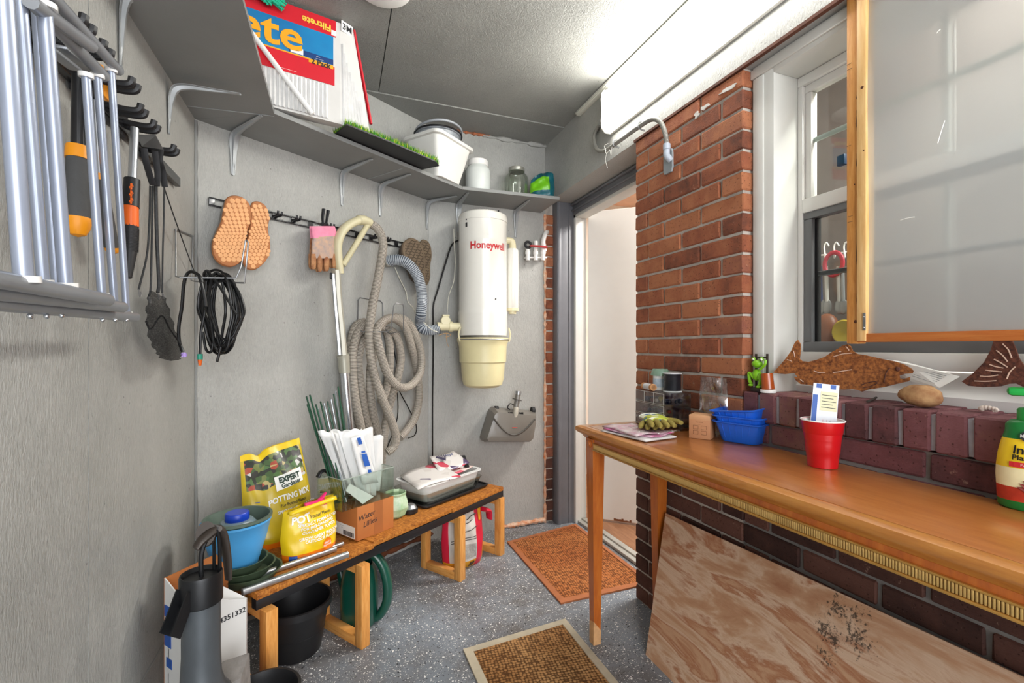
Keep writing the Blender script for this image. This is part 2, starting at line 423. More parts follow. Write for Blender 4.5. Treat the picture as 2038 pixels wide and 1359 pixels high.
# ceiling panels with open joints
cl = struct(MB().box((-.62, -1.6, ZC+.02), (1.5, 2.8, ZC+.1)).build('ceiling', GAP, smooth=0))
xs = onZ(765, 110, ZC).x; ysm = 2.43
for (x0, x1, y0, y1) in ((-.62, xs-.002, -1.6, 1.2), (-.62, xs-.002, 1.2, ysm), (xs+.002, 1.3, -1.6, .35), (xs+.002, 1.3, .35, ysm)):
    MB().box((x0, y0, ZC), (x1, y1-.0015, ZC+.03)).build('panel', CEIL, cl, 0)
MB().box((-.62, ysm+.0015, ZC-.006), (1.3, 2.8, ZC+.03)).build('panel', CEIL, cl, 0)
# header beam over door and window
hd = struct(MB().box((1.247, -1.6, 2.04), (1.46, 2.72, 2.5)).build('wall_right_header', WALL, smooth=0))
struct(MB().box((1.236, -1.6, 2.036), (1.25, 1.735, 2.046)).build('trim_1', M('5a2f1d', .7, 0, .3, 30, .3), smooth=0))
# corner beads and rough edges
def bead(name, a, b, r, mat, n=26, jit=.5, seed=1):
    rr = random.Random(seed); a, b = Vector(a), Vector(b)
    pts = [a.lerp(b, i/n) for i in range(n+1)]
    k = [1+jit*(rr.random()-.5)*2 for _ in range(n+1)]
    return struct(MB().tube(pts, lambda t: r*k[min(n, int(t*n))], 6, 0).build(name, mat))
bead('trim_2', (-.502, 2.033, .0), (-.502, 2.033, 1.97), .006, SHELF, 60, .35, 2)
bead('trim_3', (.60, YB-.003, 2.408), (.86, YB-.003, 2.41), .008, M('9a5a3a', .8, 0, .4, 40), 16, .8, 3)
bead('trim_4', (.82, YB-.004, 2.405), (1.24, YB-.004, 2.405), .012, WALL, 20, .7, 4)
FOAM = M('d0702a', .75, 0, .3, 30, .6, 40, col2='e9d7c0')
bead('trim_5', (1.234, YB-.004, 0), (1.234, YB-.004, 1.97), .007, FOAM, 90, .6, 5)
bead('trim_6', (.92, YB-.006, .012), (1.23, YB-.006, .02), .013, FOAM, 22, .5, 6)
bead('trim_7', AW(.1, .006, .035), AW(LW, .006, .03), .014, M('6b3a1f', .85, 0, .4, 30, .6), 40, .5, 7)
# ------------------------------------------------------------------ bricks
_bm = {}
def brick_mesh(L, H, D, key=0):
    k = (round(L, 4), round(H, 4), round(D, 4), key)
    if k in _bm: return _bm[k]
    rr = random.Random(hash(k) & 0xffff)
    bm = bmesh.new(); bmesh.ops.create_cube(bm, size=1)
    for v in bm.verts: v.co = Vector((v.co.x*D, v.co.y*L, v.co.z*H))
    bmesh.ops.bevel(bm, geom=bm.edges[:], offset=.0042, segments=1, affect='EDGES')
    for v in bm.verts: v.co += Vector([(rr.random()-.5)*.0022 for _ in range(3)])
    me = bpy.data.meshes.new('brick'); bm.to_mesh(me); bm.free()
    _bm[k] = me; return me
def lay(x0, x1, y0, y1, z0, z1, mat, parent, jx=.002):
    me = brick_mesh(abs(y1-y0), z1-z0, x1-x0, R.randint(0, 2))
    if not me.materials: me.materials.append(mat)
    elif me.materials[0] != mat:
        me = me.copy(); me.materials[0] = mat
    o = bpy.data.objects.new('brick', me); COL.objects.link(o); o.parent = parent
    o.location = ((x0+x1)/2+(R.random()-.5)*jx*2, (y0+y1)/2, (z0+z1)/2+(R.random()-.5)*.002)
    o.rotation_euler = ((R.random()-.5)*.012, 0, 0); return o
CH = .0681; MJ = .0095
wr = struct(MB().box((1.2475, 1.15, 0), (1.33, 1.722, 2.04)).build('wall_right', MORTAR, smooth=0))
for k in range(30):
    z0 = k*CH+MJ/2; z1 = min((k+1)*CH-MJ/2, 2.034)
    js = [1.727, 1.641, 1.4354, 1.2376, 1.144] if k % 2 == 0 else [1.727, 1.5356, 1.335, 1.144]
    for a, b in zip(js, js[1:]):
        aa = a-(MJ/2 if a != 1.727 else 0); bb = b+(MJ/2 if b != 1.144 else 0)
        lay(1.24, 1.335, bb, aa, z0, z1, BRICK if k > 9 else BRICK_SHADE, wr)
ws = struct(MB().box((1.249, -1.2, 0), (1.42, 1.15, .884)).build('wall_right_sill', M('76716d', .95, 0, .25, 14, .8, 90), smooth=0))  # mortar colour darkened for the shade under the table
for k in range(5, 13):
    z0 = k*CH+MJ/2; z1 = (k+1)*CH-MJ/2
    y = 1.142-(0 if k % 2 else .1)
    if k % 2 == 0: lay(1.242, 1.3, 1.142-.09, 1.142, z0, z1, BRICK2 if k > 10 else BRICK_SHADE, ws)
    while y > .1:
        lay(1.242, 1.3, max(y-.1935, .0), y, z0, z1, BRICK2 if k > 10 else BRICK_SHADE, ws); y -= .2035
y = 1.140; k = 0
while y > .1:
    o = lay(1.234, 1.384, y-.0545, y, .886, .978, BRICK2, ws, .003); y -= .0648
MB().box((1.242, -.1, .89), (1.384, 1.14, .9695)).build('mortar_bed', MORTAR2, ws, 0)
# brick strip beside the back wall
wk = struct(MB().box((1.238, YB+.006, 0), (1.34, YB+.1, 2.04)).build('wall_back_brick', MORTAR, smooth=0))
for k in range(29):
    o = lay(YB, YB+.06, -.039, .039, k*CH+MJ/2, (k+1)*CH-MJ/2, BRICK if k > 5 else BRICK_SHADE, wk)
    o.location = (1.281, YB+.03+(R.random()-.5)*.004, o.location.z); o.rotation_euler = (0, 0, math.pi/2)
# ------------------------------------------------------------------ door
MB_ = MB()
MB_.box((1.292, 2.615, 0), (1.41, 2.69, 2.04), .002).box((1.295, 2.607, 0), (1.318, 2.62, 2.04), .004).box((1.372, 2.611, 0), (1.376, 2.62, 2.04))
struct(MB_.build('trim_8', GREYTRIM))
MB_ = MB().box((1.40, 1.6, 1.965), (1.46, 2.62, 2.045), .003).box((1.392, 1.6, 1.985), (1.41, 2.62, 2.0), .004).box((1.385, 1.6, 2.02), (1.41, 2.62, 2.034), .004)
struct(MB_.build('trim_9', GREYTRIM))
MB_ = MB().box((1.41, 2.592, 0), (1.452, 2.69, 1.965), .002).box((1.452, 2.60, 0), (1.49, 2.69, 1.985), .002).box((1.41, 1.62, 1.945), (1.49, 2.62, 1.967), .002)
struct(MB_.build('trim_10', WHITEOLD))
MB_ = MB().box((1.425, 1.5, 0), (1.52, 2.6, .018), .004).box((1.455, 1.5, .016), (1.49, 2.6, .028), .004)
struct(MB_.build('trim_11', M('b8b6ae', .4, .3, .1, 10)))
dr = sroot('door_1', (1.492, 2.575, 0), math.atan2(-.2, .228))
MB().box((0, 0, .035), (.78, .04, 1.985), .003).build('door_slab', WHITE, dr, 0)
MB_ = MB()
for i in range(9): MB_.box((.16+i*.012, -.0012, .035), (.172+i*.012, .001, .042+R.random()*.014))
MB_.build('worn_bottom_edge', M('7a4a2c', .8), dr, 0)
MB().lathe([(.0, 0), (.027, .001), (.027, .04), (.0, .05)], 16, Matrix.Translation((.71, 0, 1.0)) @ Matrix.Rotation(math.pi/2, 4, 'X')).build('door_knob', CHROME, dr)
# kitchen beyond the door and window
struct(MB().box((1.5, -1.4, -.05), (3.5, 3.6, .02)).build('floor_kitchen', LAMIN, smooth=0))
struct(MB().box((1.46, -1.4, 2.38), (3.5, 3.6, 2.46)).build('ceiling_kitchen', M('e0b79c', .7), smooth=0))
struct(MB().box((3.4, -1.4, 0), (3.5, 3.6, 2.4)).build('wall_kitchen_right', M('d9d0c4', .7), smooth=0))
struct(MB().box((1.46, 3.5, 0), (3.5, 3.6, 2.4)).build('wall_kitchen_back', M('d9d0c4', .7), smooth=0))
struct(MB().box((1.46, -1.5, 0), (3.5, -1.4, 2.4)).build('wall_kitchen_front', M('d9d0c4', .7), smooth=0))
struct(MB().box((1.47, 2.69, 0), (1.5, 3.5, 2.4)).build('wall_kitchen_left', M('d9d0c4', .7), smooth=0))
struct(MB().box((1.82, .1, 0), (1.86, 1.62, 2.38)).build('wall_kitchen_partition', M('756b67', .8, 0, .2, 4), smooth=0))
struct(MB().box((1.42, -1.4, 0), (1.47, 1.05, .98)).build('wall_kitchen_sill', M('d9d0c4', .7), smooth=0))
struct(MB().box((1.42, 1.07, 0), (1.47, 1.62, 2.04)).build('wall_kitchen_pier', M('d9d0c4', .7), smooth=0))
# ------------------------------------------------------------------ window
wn = sroot('window_1')
WX = 1.385
MB().box((1.281, 1.063, .979), (1.43, 1.142, 2.0395), .002).build('casing_side', WHITEOLD, wn); MB().box((1.2755, 1.098, .979), (1.2815, 1.136, 1.998), .002).build('casing_bead', WHITEOLD, wn)
MB().box((1.2795, -.6, 1.985), (1.43, 1.0625, 2.039), .002).box((1.272, -.6, 2.0), (1.282, 1.1435, 2.03), .003).build('casing_head', WHITEOLD, wn)
MB().hexa([(1.384, -.6, .975), (1.384, 1.063, .975), (1.44, 1.063, .975), (1.44, -.6, .975),
           (1.378, -.6, .999), (1.378, 1.063, .999), (1.44, 1.063, 1.07), (1.44, -.6, 1.07)]).build('window_stool', VINYL, wn, 0)
MB().box((WX, 1.046, 1.106), (1.43, 1.0625, 1.9545), .002).build('frame_stile', VINYL, wn); MB().box((WX-.001, -.6, 1.955), (1.43, 1.0625, 1.984), .002).build('frame_head', VINYL, wn); MB().box((WX-.004, -.6, 1.062), (1.43, 1.0625, 1.1055), .003).build('frame_sill', VINYL, wn)
MB().box((WX+.012, 1.026, 1.5905), (1.425, 1.0455, 1.9295), .002).build('sash_stile', VINYL, wn); MB().box((WX+.011, -.6, 1.93), (1.425, 1.0455, 1.9545), .002).build('sash_head', VINYL, wn); MB().box((WX-.003, -.6, 1.5465), (1.425, 1.0455, 1.59), .003).build('meeting_rail', VINYL, wn)
GFR = M('77787a', .45, .2, .06)
MB().box((WX+.004, 1.018, 1.1375), (1.42, 1.0455, 1.5245), .002).build('screen_stile', GFR, wn); MB().box((WX+.003, -.6, 1.106), (1.42, 1.0455, 1.137), .002).build('screen_rail', GFR, wn); MB().box((WX+.003, -.6, 1.525), (1.42, 1.0455, 1.546), .002).build('screen_rail', GFR, wn)
MB().box((WX+.018, 1.010, 1.137), (1.42, 1.020, 1.53)).build('sash_seal', BLACK, wn, 0)
MB().box((WX+.022, -.6, 1.768), (1.415, 1.03, 1.784), .003).build('muntin', M('c3cdc6', .4), wn)
MB().box((WX+.02, -.6, 1.342), (1.415, 1.02, 1.358), .003).build('muntin', GFR, wn)
MB().box((WX+.02, onX(1881, 400, WX).y-.009, 1.137), (1.415, onX(1881, 400, WX).y+.009, 1.95), .003).build('muntin', VINYL, wn)
PANE = GLASS((.96, 1, .98), .02, .9, .14)
MB().box((1.405, -.6, 1.59), (1.408, 1.028, 1.932)).build('pane', PANE, wn, 0)
MB().box((1.405, -.6, 1.136), (1.408, 1.02, 1.53)).build('pane', PANE, wn, 0)
# ------------------------------------------------------------------ shelves with brackets
def bracket(parent, p, up_dir, out, run=.20, drop=.17):
    """pressed steel bracket: p on the wall under the shelf, out = horizontal direction away from the wall"""
    p = Vector(p); o = Vector(out).normalized(); side = Vector((-o.y, o.x, 0)); Z = Vector((0, 0, 1))
    mb = MB()
    path = [p+o*.004-Z*drop, p+o*.006-Z*(drop*.55), p+o*.008-Z*.055, p+o*.018-Z*.022, p+o*.05-Z*.008, p+o*(run*.6)-Z*.006, p+o*run-Z*.004]
    P = catmull(path, 5); n = len(P)
    wid = lambda t: .007+.011*(1-abs(2*t-1)**1.3)
    dep = lambda t: .002+.012*(1-abs(2*t-1)**1.2)
    rings = []
    for i, q in enumerate(P):
        t = i/(n-1); T = (P[min(n-1, i+1)]-P[max(0, i-1)]).normalized(); N = T.cross(side).normalized()
        if N.dot(o-Z) < 0: N = -N
        w, d = wid(t), dep(t)
        prof = [(-w, -.0005), (-w, .001), (-w*.45, .0015), (-w*.25, d), (w*.25, d), (w*.45, .0015), (w, .001), (w, -.0005)]
        rings.append([q+side*a+N*b for a, b in prof])
    mb.loft(rings)
    for q, N in ((path[0], o), (path[-1], -Z)): mb.cyl(q, q+N*.004, .004, 8)
    return mb.build('bracket', BRKT, parent, 50)
ZS0, ZS1 = 1.977, 1.994
def bnd(poly, z0, z1):
    n = len(poly); mb = MB(); return mb.add([(x, y, z0) for x, y in poly]+[(x, y, z1) for x, y in poly],
        [tuple(reversed(range(n))), tuple(range(n, 2*n))]+[(i, (i+1) % n, (i+1) % n+n, i+n) for i in range(n)])
c1 = AW(.07, .275); SD = .272
pa, pb = AW(0.1, SD), AW(LW, SD)
sh1 = thing('wall_shelf', 'grey painted shelf board along the left wall above the drying rack', 'shelf')
q1 = (-.222, 1.885); q2 = (.632, 2.425)
bnd([(-.222, 1.887), (XL, 2.036), (XL, -.2), (-.222, -.2)], ZS0, ZS1).build('board', SHELF, sh1, 0)
sh2 = thing('wall_shelf', 'long grey shelf board on the angled wall carrying filters and white bin', 'shelf')
bnd([(-.2205, 1.8868), (.628, 2.432), (.515, 2.70), (XL, 2.0375)], ZS0, ZS1).build('board', SHELF, sh2, 0)
sh3 = thing('wall_shelf', 'short grey shelf board above the central vacuum carrying two jars', 'shelf')
bnd([(.6295, 2.431), (1.200, 2.40), (1.205, 2.68), (.517, 2.68)], ZS0, ZS1).build('board', SHELF, sh3, 0)
bracket(sh1, onX(333, 160, XL), 0, (1, 0, 0), .2, .165)
bracket(sh1, onX(236, -30, XL), 0, (1, 0, 0), .2, .2)
bracket(sh1, (XL, .6, ZS0), 0, (1, 0, 0), .2, .2)
for px in (463, 680, 756):
    p = onA(px, 300, .0); p.z = ZS0; bracket(sh2, p, 0, AN, .235, .17)
p = AW(LW-.045, 0, ZS0); bracket(sh2, p, 0, AN+Vector((.35, 0, 0)), .2, .17)
for px in (912, 1026):
    p = onY(px, 400, YB); p.z = ZS0; bracket(sh3, p, 0, (0, -1, 0), .22, .17)
# batten lines under the shelves
MB().bar(onZ(374, 211, ZS0), onZ(545, 231, ZS0), .004, .003).build('joint_filler', BRKT, sh2)
MB().bar(onZ(733, 356, ZS0), onZ(801, 335, ZS0), .004, .003).build('joint_filler', BRKT, sh2)
# ------------------------------------------------------------------ folding drying rack on the left wall
RACKW = M('9fa7b8', .33, .45, .06, 10); RACKG = M('9a9da2', .35, .5, .08, 12)
rk = thing('drying_rack', 'folded silver clothes drying rack hanging flat on the left wall', 'drying rack')
def X3(px, py, x): return onX(px, py, x)
bars = [ # (far end top px, far end bottom px, X depth, rod far pixel pairs)
    dict(t=(182, 152), b=(213, 596), x=-.385), dict(t=(208, 158), b=(243, 611), x=-.40), dict(t=(236, 141), b=(270, 632), x=-.42)]
# lower end bars (near end runs out of the picture)
low = [((-60, 545), (214, 597), -.36), ((-60, 575), (243, 611), -.385), ((-60, 598), (268, 631), -.405)]
top = [((60, 2), (181, 92), -.37), ((20, -40), (207, 152), -.39), ((92, -20), (236, 141), -.405)]
for (a, b, x) in low:
    A, B = X3(*a, x-.0), X3(*b, x); MB().tube([A, A.lerp(B, .5), B], .0105, 10, 3).build('end_bar', RACKG, rk)
for (a, b, x) in top:
    A, B = X3(*a, x), X3(*b, x); MB().tube([A, A.lerp(B, .5), B], .0095, 10, 3).build('end_bar', RACKG, rk)
for (a, b) in (((95, 96), (150, 138)), ((118, 92), (190, 150))):
    A, B = X3(*a, -.44), X3(*b, -.44); MB().bar(A, B, .02, .006, (0, 0, 1), .002).build('end_bar', RACKG, rk)
rods = [((4, -40), (47, 555), -.36, .0095), ((38, -40), (86, 562), -.385, .0068), ((70, -30), (114, 570), -.40, .0068), ((88, 8), (131, 568), -.37, .0085),
        ((171, 148), (203, 588), -.372, .0062), ((194, 149), (228, 605), -.392, .0062), ((221, 138), (252, 624), -.41, .0062)]
for a, b, x, r in rods:
    A, B = X3(*a, x), X3(*b, x); ro = MB().cyl(A, B, r, 12).build('rod', RACKW, rk)
    d = (B-A).normalized(); MB().cyl(B-d*.004, B+d*.004, r*1.7, 12).build('rod_collar', VINYL, ro); MB().cyl(A-d*.002, A+d*.005, r*1.6, 12).build('rod_collar', VINYL, ro)
for px, py in ((60, 629), (93, 629), (123, 628), (204, 637), (229, 637), (252, 637), (130, 609)):
    p = X3(px, py, -.40); MB().ball(p, .004, 6).build('rivet', CHROME, rk)
# ------------------------------------------------------------------ black hook rail on the left wall
hr = thing('hook_rail', 'black steel tool rail with double hooks on the left wall', 'hook rail')
ra, rb = onX(-80, -25, XL+.012), onX(352, 330, XL+.012)
rb.z = ra.z = (onX(170, 185, XL+.012).z+onX(290, 290, XL+.012).z)/2
ra.y = .35; rb.y = onX(345, 320, XL).y; ra.x = rb.x = XL+.012
MB().bar(ra, rb, .016, .03, (0, 0, 1), .002).build('rail', BLACKG, hr)
def hookpair(y, z, L=.085):
    mb = MB()
    for dy in (-.014, .014):
        mb.tube([(XL+.01, y+dy, z+.005), (XL+.03, y+dy, z+.002), (XL+L*.8, y+dy, z), (XL+L, y+dy, z+.004), (XL+L+.004, y+dy, z+.017)], .0075, 8, 4)
    mb.box((XL+.004, y-.024, z-.03), (XL+.014, y+.024, z+.03), .002); return mb.build('hook', BLACK, hr)
zr_ = ra.z
for px, py in ((20, 20), (95, 95), (140, 178), (205, 185), (255, 255), (283, 290), (325, 308)):
    p = onX(px, py, XL+.05); hookpair(p.y, zr_+.003, .1 if px < 215 else .075)
# ------------------------------------------------------------------ loppers
def grip(parent, name, pts, r, mat, n=14, **k): return MB().tube(pts, r, n, 5, **k).build(name, mat, parent)
lp = thing('loppers', 'loppers with dark grey grips and amber end caps hanging behind the rack', 'loppers')
def stick(parent, segs, x):
    for name, (a, b), (r0, r1), mat in segs:
        A, B = onX(*a, x), onX(*b, x)
        MB().tube([A, A.lerp(B, .33), A.lerp(B, .66), B], (lambda t, r0=r0, r1=r1: r0+(r1-r0)*t), 14, 3).build(name, mat, parent)
stick(lp, [('shaft', ((158, 150), (158, 305)), (.0105, .012), BLACKG), ('grip_ring', ((157, 293), (156, 318)), (.0178, .0185), AMBER),
           ('grip', ((156, 312), (155, 440)), (.0165, .0175), M('4b4b4b', .75, 0, .1, 30, .3, 120))], -.425)
e = onX(155, 440, -.425); MB().lathe([(.0001, -.028), (.011, -.024), (.017, -.012), (.0188, .002), (.0185, .006)], 16, Matrix.Translation(e), False).build('end_cap', AMBER, lp)
stick(lp, [('shaft', ((190, 200), (200, 350)), (.007, .008), STEEL), ('grip_ring', ((199, 345), (200, 358)), (.0095, .0105), AMBER),
           ('grip', ((200, 356), (222, 492)), (.0105, .013), M('4b4b4b', .75, 0, .1, 30, .3, 120))], -.455)
e = onX(223, 493, -.455); MB().ball(e, (.0135, .0135, .014), 8).build('end_cap', AMBER, lp)
p = onX(205, 165, -.455); MB().box(p-Vector((.006, .02, .03)), p+Vector((.006, .02, .03)), .004).build('pivot_head', AMBER, lp)
# ------------------------------------------------------------------ telescopic orange handled tool
tl = thing('extendable_tool', 'long tool with steel shaft and orange and black grip on the left rail', 'garden tool')
xt = -.45
stick(tl, [('shaft', ((268, 255), (263, 365)), (.0085, .0085), ALU), ('upper_grip', ((263, 357), (260, 412)), (.0155, .0165), BLACK),
           ('orange_band', ((260, 410), (260, 450)), (.015, .0155), ORANGE), ('lower_grip', ((260, 449), (258, 500)), (.0152, .0145), RUBBER),
           ('grip_tip', ((258, 498), (253, 552)), (.0145, .009), BLACK)], xt)
mb = MB()
for k in range(3):
    c = onX(261, 372+k*14, xt+.016)
    for a in (-.9, -.45, 0, .45, .9): mb.bar(c, c+Vector((.0, math.cos(a*1.6)*.010*(1 if a >= 0 else -1) if a else .0, math.sin(a)*.009+.001)), .003, .003)
mb.build('grip_inlay', ORANGE, tl)
for k in range(16):
    a, b = onX(260-k*.12, 455+k*2.9, xt), onX(260-k*.12, 456.6+k*2.9, xt)
    MB().cyl(a, b, .0163, 12).build('grip_rib', BLACK, tl)
# ------------------------------------------------------------------ cords, hanger plate and net bag
hp = thing('hanger_plate', 'thin grey steel plate hooked over the left rail above black straps', 'plate')
A, B, C, D = onX(274, 268, -.47), onX(310, 268, -.43), onX(325, 296, -.43), onX(282, 290, -.47)
mb = MB(); mb.add([A, B, C, D]+[v-Vector((0, 0, .002)) for v in (A, B, C, D)], [(0, 1, 2, 3), (7, 6, 5, 4), (0, 4, 5, 1), (1, 5, 6, 2), (2, 6, 7, 3), (3, 7, 4, 0)]); mb.build('plate', STEEL, hp, 0)
sp = thing('strap', 'pair of black webbing straps hanging from the left rail', 'strap')
for pts in (((287, 295), (290, 320), (297, 345), (304, 368)), ((320, 296), (318, 320), (324, 340), (328, 372)), ((308, 300), (312, 330), (314, 350), (312, 370))):
    MB().tube([onX(*p, -.45) for p in pts], .0075, 8, 5, flat=.3).build('webbing', RUBBER, sp)
CORD = M('2b2c2d', .6, 0, .4, 160, .4, 300)
def cord(name, label, pts, x, r=.0026, hook=True, group=None, mat=CORD):
    t = thing(name, label, 'cord', group=group)
    P = [onX(*p, x) for p in pts]; MB().tube(P, r, 8, 6).build('cord', mat, t)
    if hook:
        e = P[-1]; MB().tube([e, e+Vector((0, .003, -.008)), e+Vector((0, .008, -.018)), e+Vector((0, .013, -.012)), e+Vector((0, .012, -.004))], .0017, 6, 5).build('hook', STEEL, t)
    return t
cord('bungee_cord', 'black bungee cord hanging furthest left below the straps', ((299, 370), (297, 450), (292, 510), (276, 576)), -.475)
cord('bungee_cord', 'black bungee cord hanging down into the net bag beside the leftmost cord', ((304, 370), (302, 480), (300, 570), (296, 590)), -.47)
cord('bungee_cord', 'thick twisted black cord hanging in the middle under the straps', ((310, 368), (312, 470), (316, 560), (314, 582)), -.46, .0045)
cord('bungee_cord', 'thin black cord with toggles hanging rightmost on the left rail', ((327, 372), (326, 440), (324, 500), (323, 575), (323, 582)), -.46, .0022)
t = thing('guy_line', 'thin dark line stretched from the left rail to the corner wire hook', 'line')
MB().tube([onX(326, 372, -.46), onX(355, 455, -.47), onX(390, 550, -.49)], .0018, 6, 5).build('line', CORD, t)
nb = thing('net_bag', 'black mesh bag hanging from cords low on the left wall', 'net bag')
def mk_net():
    t = NT('black_net'); t.t.nodes.remove(t.b); co = t.co(scale=(1, 1, 1))
    d = t.n('ShaderNodeBsdfDiffuse'); d.inputs[0].default_value = (.012, .012, .013, 1); tr = t.n('ShaderNodeBsdfTransparent')
    n = t.noise(co, 420, 2); f = t.ramp(t.math('ADD', n, t.math('MULTIPLY', t.noise(co, 25, 3), .25)), [(.46, .22), (.68, .62)])
    mx = t.n('ShaderNodeMixShader'); t.l(f, mx.inputs[0]); t.l(tr.outputs[0], mx.inputs[1]); t.l(d.outputs[0], mx.inputs[2]); t.l(mx.outputs[0], t.out.inputs[0]); return t.m
NET = mk_net()
outl = [[(298, 578), (315, 585), (330, 594)], [(292, 605), (318, 610), (341, 630)], [(291, 640), (322, 645), (352, 665)], [(297, 675), (326, 680), (362, 695)], [(310, 700), (332, 705), (360, 712)], [(318, 712), (338, 718), (356, 716)]]
for lay_, xx in ((0, -.475), (1, -.435)):
    rows = [[onX(px, py, xx+(.02 if (lay_ and i == 1) else 0)+.002*math.sin(j*2.1+i*3)) for i, (px, py) in enumerate(row)] for j, row in enumerate(outl)]
    rows = list(map(list, zip(*[catmull(c, 5) for c in zip(*rows)])))
    rows = [catmull(r, 5) for r in rows]
    mb = MB(); mb.loft([[Vector(p)+Vector((.003*math.sin(i*1.7+k*.9), 0, 0)) for k, p in enumerate(r)] for i, r in enumerate(rows)], cap=False, closed=False); mb.build('mesh_panel', NET, nb)
MB().tube([onX(*p, -.44) for p in ((291, 640), (300, 655), (322, 628), (338, 655), (360, 685))], .0022, 6, 5).build('draw_cord', CORD, nb)
# ------------------------------------------------------------------ wire hook in the corner, black tubing coil
wh = thing('wire_hook', 'chrome double wire storage hook at the left corner holding black tubing', 'wire hook')
for dx in (0, 1):
    pts = [onX(350, 456, -.50), onX(350, 550, -.49), onX(358, 552, -.46)] if dx == 0 else [onX(384, 470, -.50), onX(381, 558, -.49), onX(388, 560, -.46)]
    q = [(470, 553), (480, 530), (489, 478)] if dx == 0 else [(487, 563), (490, 530), (494, 484)]
    pts += [atD(*p, 1.50) for p in q]
    MB().tube(pts, .0027, 8, 0).build('wire', STEEL, wh)
MB().tube([onX(350, 456, -.50), onX(367, 463, -.50), onX(384, 470, -.50)], .0027, 8, 2).build('wire', STEEL, wh)
MB().tube([atD(489, 478, 1.50), atD(492, 479, 1.50), atD(494, 484, 1.50)], .0027, 8, 3).build('wire', STEEL, wh)
TUBE = M('121213', .35, 0, .2, 8)
cb = thing('tubing_coil', 'coil of thin black irrigation tubing on the corner wire hook', 'tubing')
rr = random.Random(3)
for i in range(14):
    cxp = 440+rr.uniform(-9, 9); w = 16+rr.uniform(0, 25); h = 66+rr.uniform(-10, 14); cyp = 620+rr.uniform(-4, 6); dd = 1.50+rr.uniform(-.02, .03)
    pts = [atD(cxp+w*math.cos(a)*(1 if math.sin(a) > -.2 else .75), cyp+h*math.sin(a)*-1+(6*math.cos(a)), dd+.012*math.sin(a*1+i)) for a in [2*math.pi*k/14 for k in range(14)]]
    MB().tube(pts, .0042, 8, 5, True).build('loop', TUBE, cb)
MB().tube([atD(*p, 1.47) for p in ((413, 540), (423, 552), (440, 575), (470, 625))], .0042, 8, 5).build('tail', TUBE, cb)
MB().tube([atD(*p, 1.475) for p in ((440, 690), (436, 705), (432, 720))], .0042, 8, 5).build('tail', TUBE, cb)
MB().tube([atD(*p, 1.50) for p in ((410, 560), (407, 620), (400, 660), (398, 705))], .0042, 8, 5).build('tail', TUBE, cb)
MB().tube([atD(*p, 1.50) for p in ((404, 660), (410, 695), (420, 700), (425, 680))], .0042, 8, 5).build('tail', TUBE, cb)
p = atD(398, 708, 1.5); MB().cyl(p+Vector((0, 0, .006)), p-Vector((0, 0, .012)), .008, 10).build('connector', M('2f9a80', .4), cb)
MB().cyl(p-Vector((0, 0, .012)), p-Vector((0, 0, .032)), .007, 10, .004).build('orange_tip', ORANGE, cb)
MB().tube([atD(412+6*math.cos(a), 548+9*math.sin(a), 1.49+.02*math.sin(a)) for a in [k*.9 for k in range(22)]], .0045, 7, 3).build('wrap', BLACK, cb)
cb2 = thing('drip_hose', 'single black hose loop with purple nozzle hanging left of the tubing coil', 'hose')
MB().tube([atD(*p, 1.44) for p in ((402, 562), (396, 548), (378, 541), (367, 560), (362, 610), (356, 650), (357, 680), (364, 700))], .005, 8, 6).build('hose', TUBE, cb2)
MB().tube([atD(*p, 1.44) for p in ((396, 548), (404, 575), (410, 610))], .005, 8, 6).build('hose', TUBE, cb2)
p = atD(366, 706, 1.44); mb = MB()
for k in range(5): mb.cyl(p, p+Vector((.008*math.cos(k*1.3), 0, .008*math.sin(k*1.3))), .004, 8)
mb.build('nozzle', M('b79be0', .4), cb2)
# ------------------------------------------------------------------ fluorescent fixture on the header
fx = thing('fluorescent_fixture', 'long white fluorescent wraparound light fixture on the header above the window', 'light fixture')
HOUS = M('e8e7dd', .4)
Y0, Y1 = 1.925, .62
MB().box((1.232, Y1, 2.155), (1.247, Y0, 2.362), .003).build('housing', HOUS, fx)
def end_plate(y):
    pr = [(1.247, 2.155), (1.205, 2.155), (1.186, 2.175), (1.186, 2.345), (1.2, 2.362), (1.247, 2.362)]
    mb = MB(); mb.add([(x, y, z) for x, z in pr]+[(x, y-.006, z) for x, z in pr], [tuple(range(6)), tuple(range(11, 5, -1))]+[(i, i+6, (i+1) % 6+6, (i+1) % 6) for i in range(6)])
    return mb.build('end_cap', HOUS, fx, 0)
end_plate(Y0); end_plate(Y1+.006)
def emit(name, col, st):
    t = NT(name); t.done(col, .35); t.b.inputs['Emission Color'].default_value = (*lin(col), 1); t.b.inputs['Emission Strength'].default_value = st; return t.m
prof = []
for i in range(25):
    t = i/24; z = 2.162+t*.194; bul = .043+.007*abs(math.sin(2*math.pi*t)); edge = min(t, 1-t)
    x = 1.232-bul*min(1, (edge/.10)**.5 if edge > 0 else 0); prof.append((x, z))
lens = MB(); lens.loft([[(x, y, z) for x, z in prof] for y in (Y0-.006, Y1+.006)], cap=False, closed=False)
LENS = emit('lit_diffuser', (1, .985, .93), LAMP_EMIT)
lens.build('diffuser', LENS, fx, 80)
struct(MB().box((1.222, .4, 2.392), (1.247, 2.24, 2.42), .003).box((1.216, .4, 2.398), (1.224, 2.24, 2.41), .002).build('trim_12', HOUS))
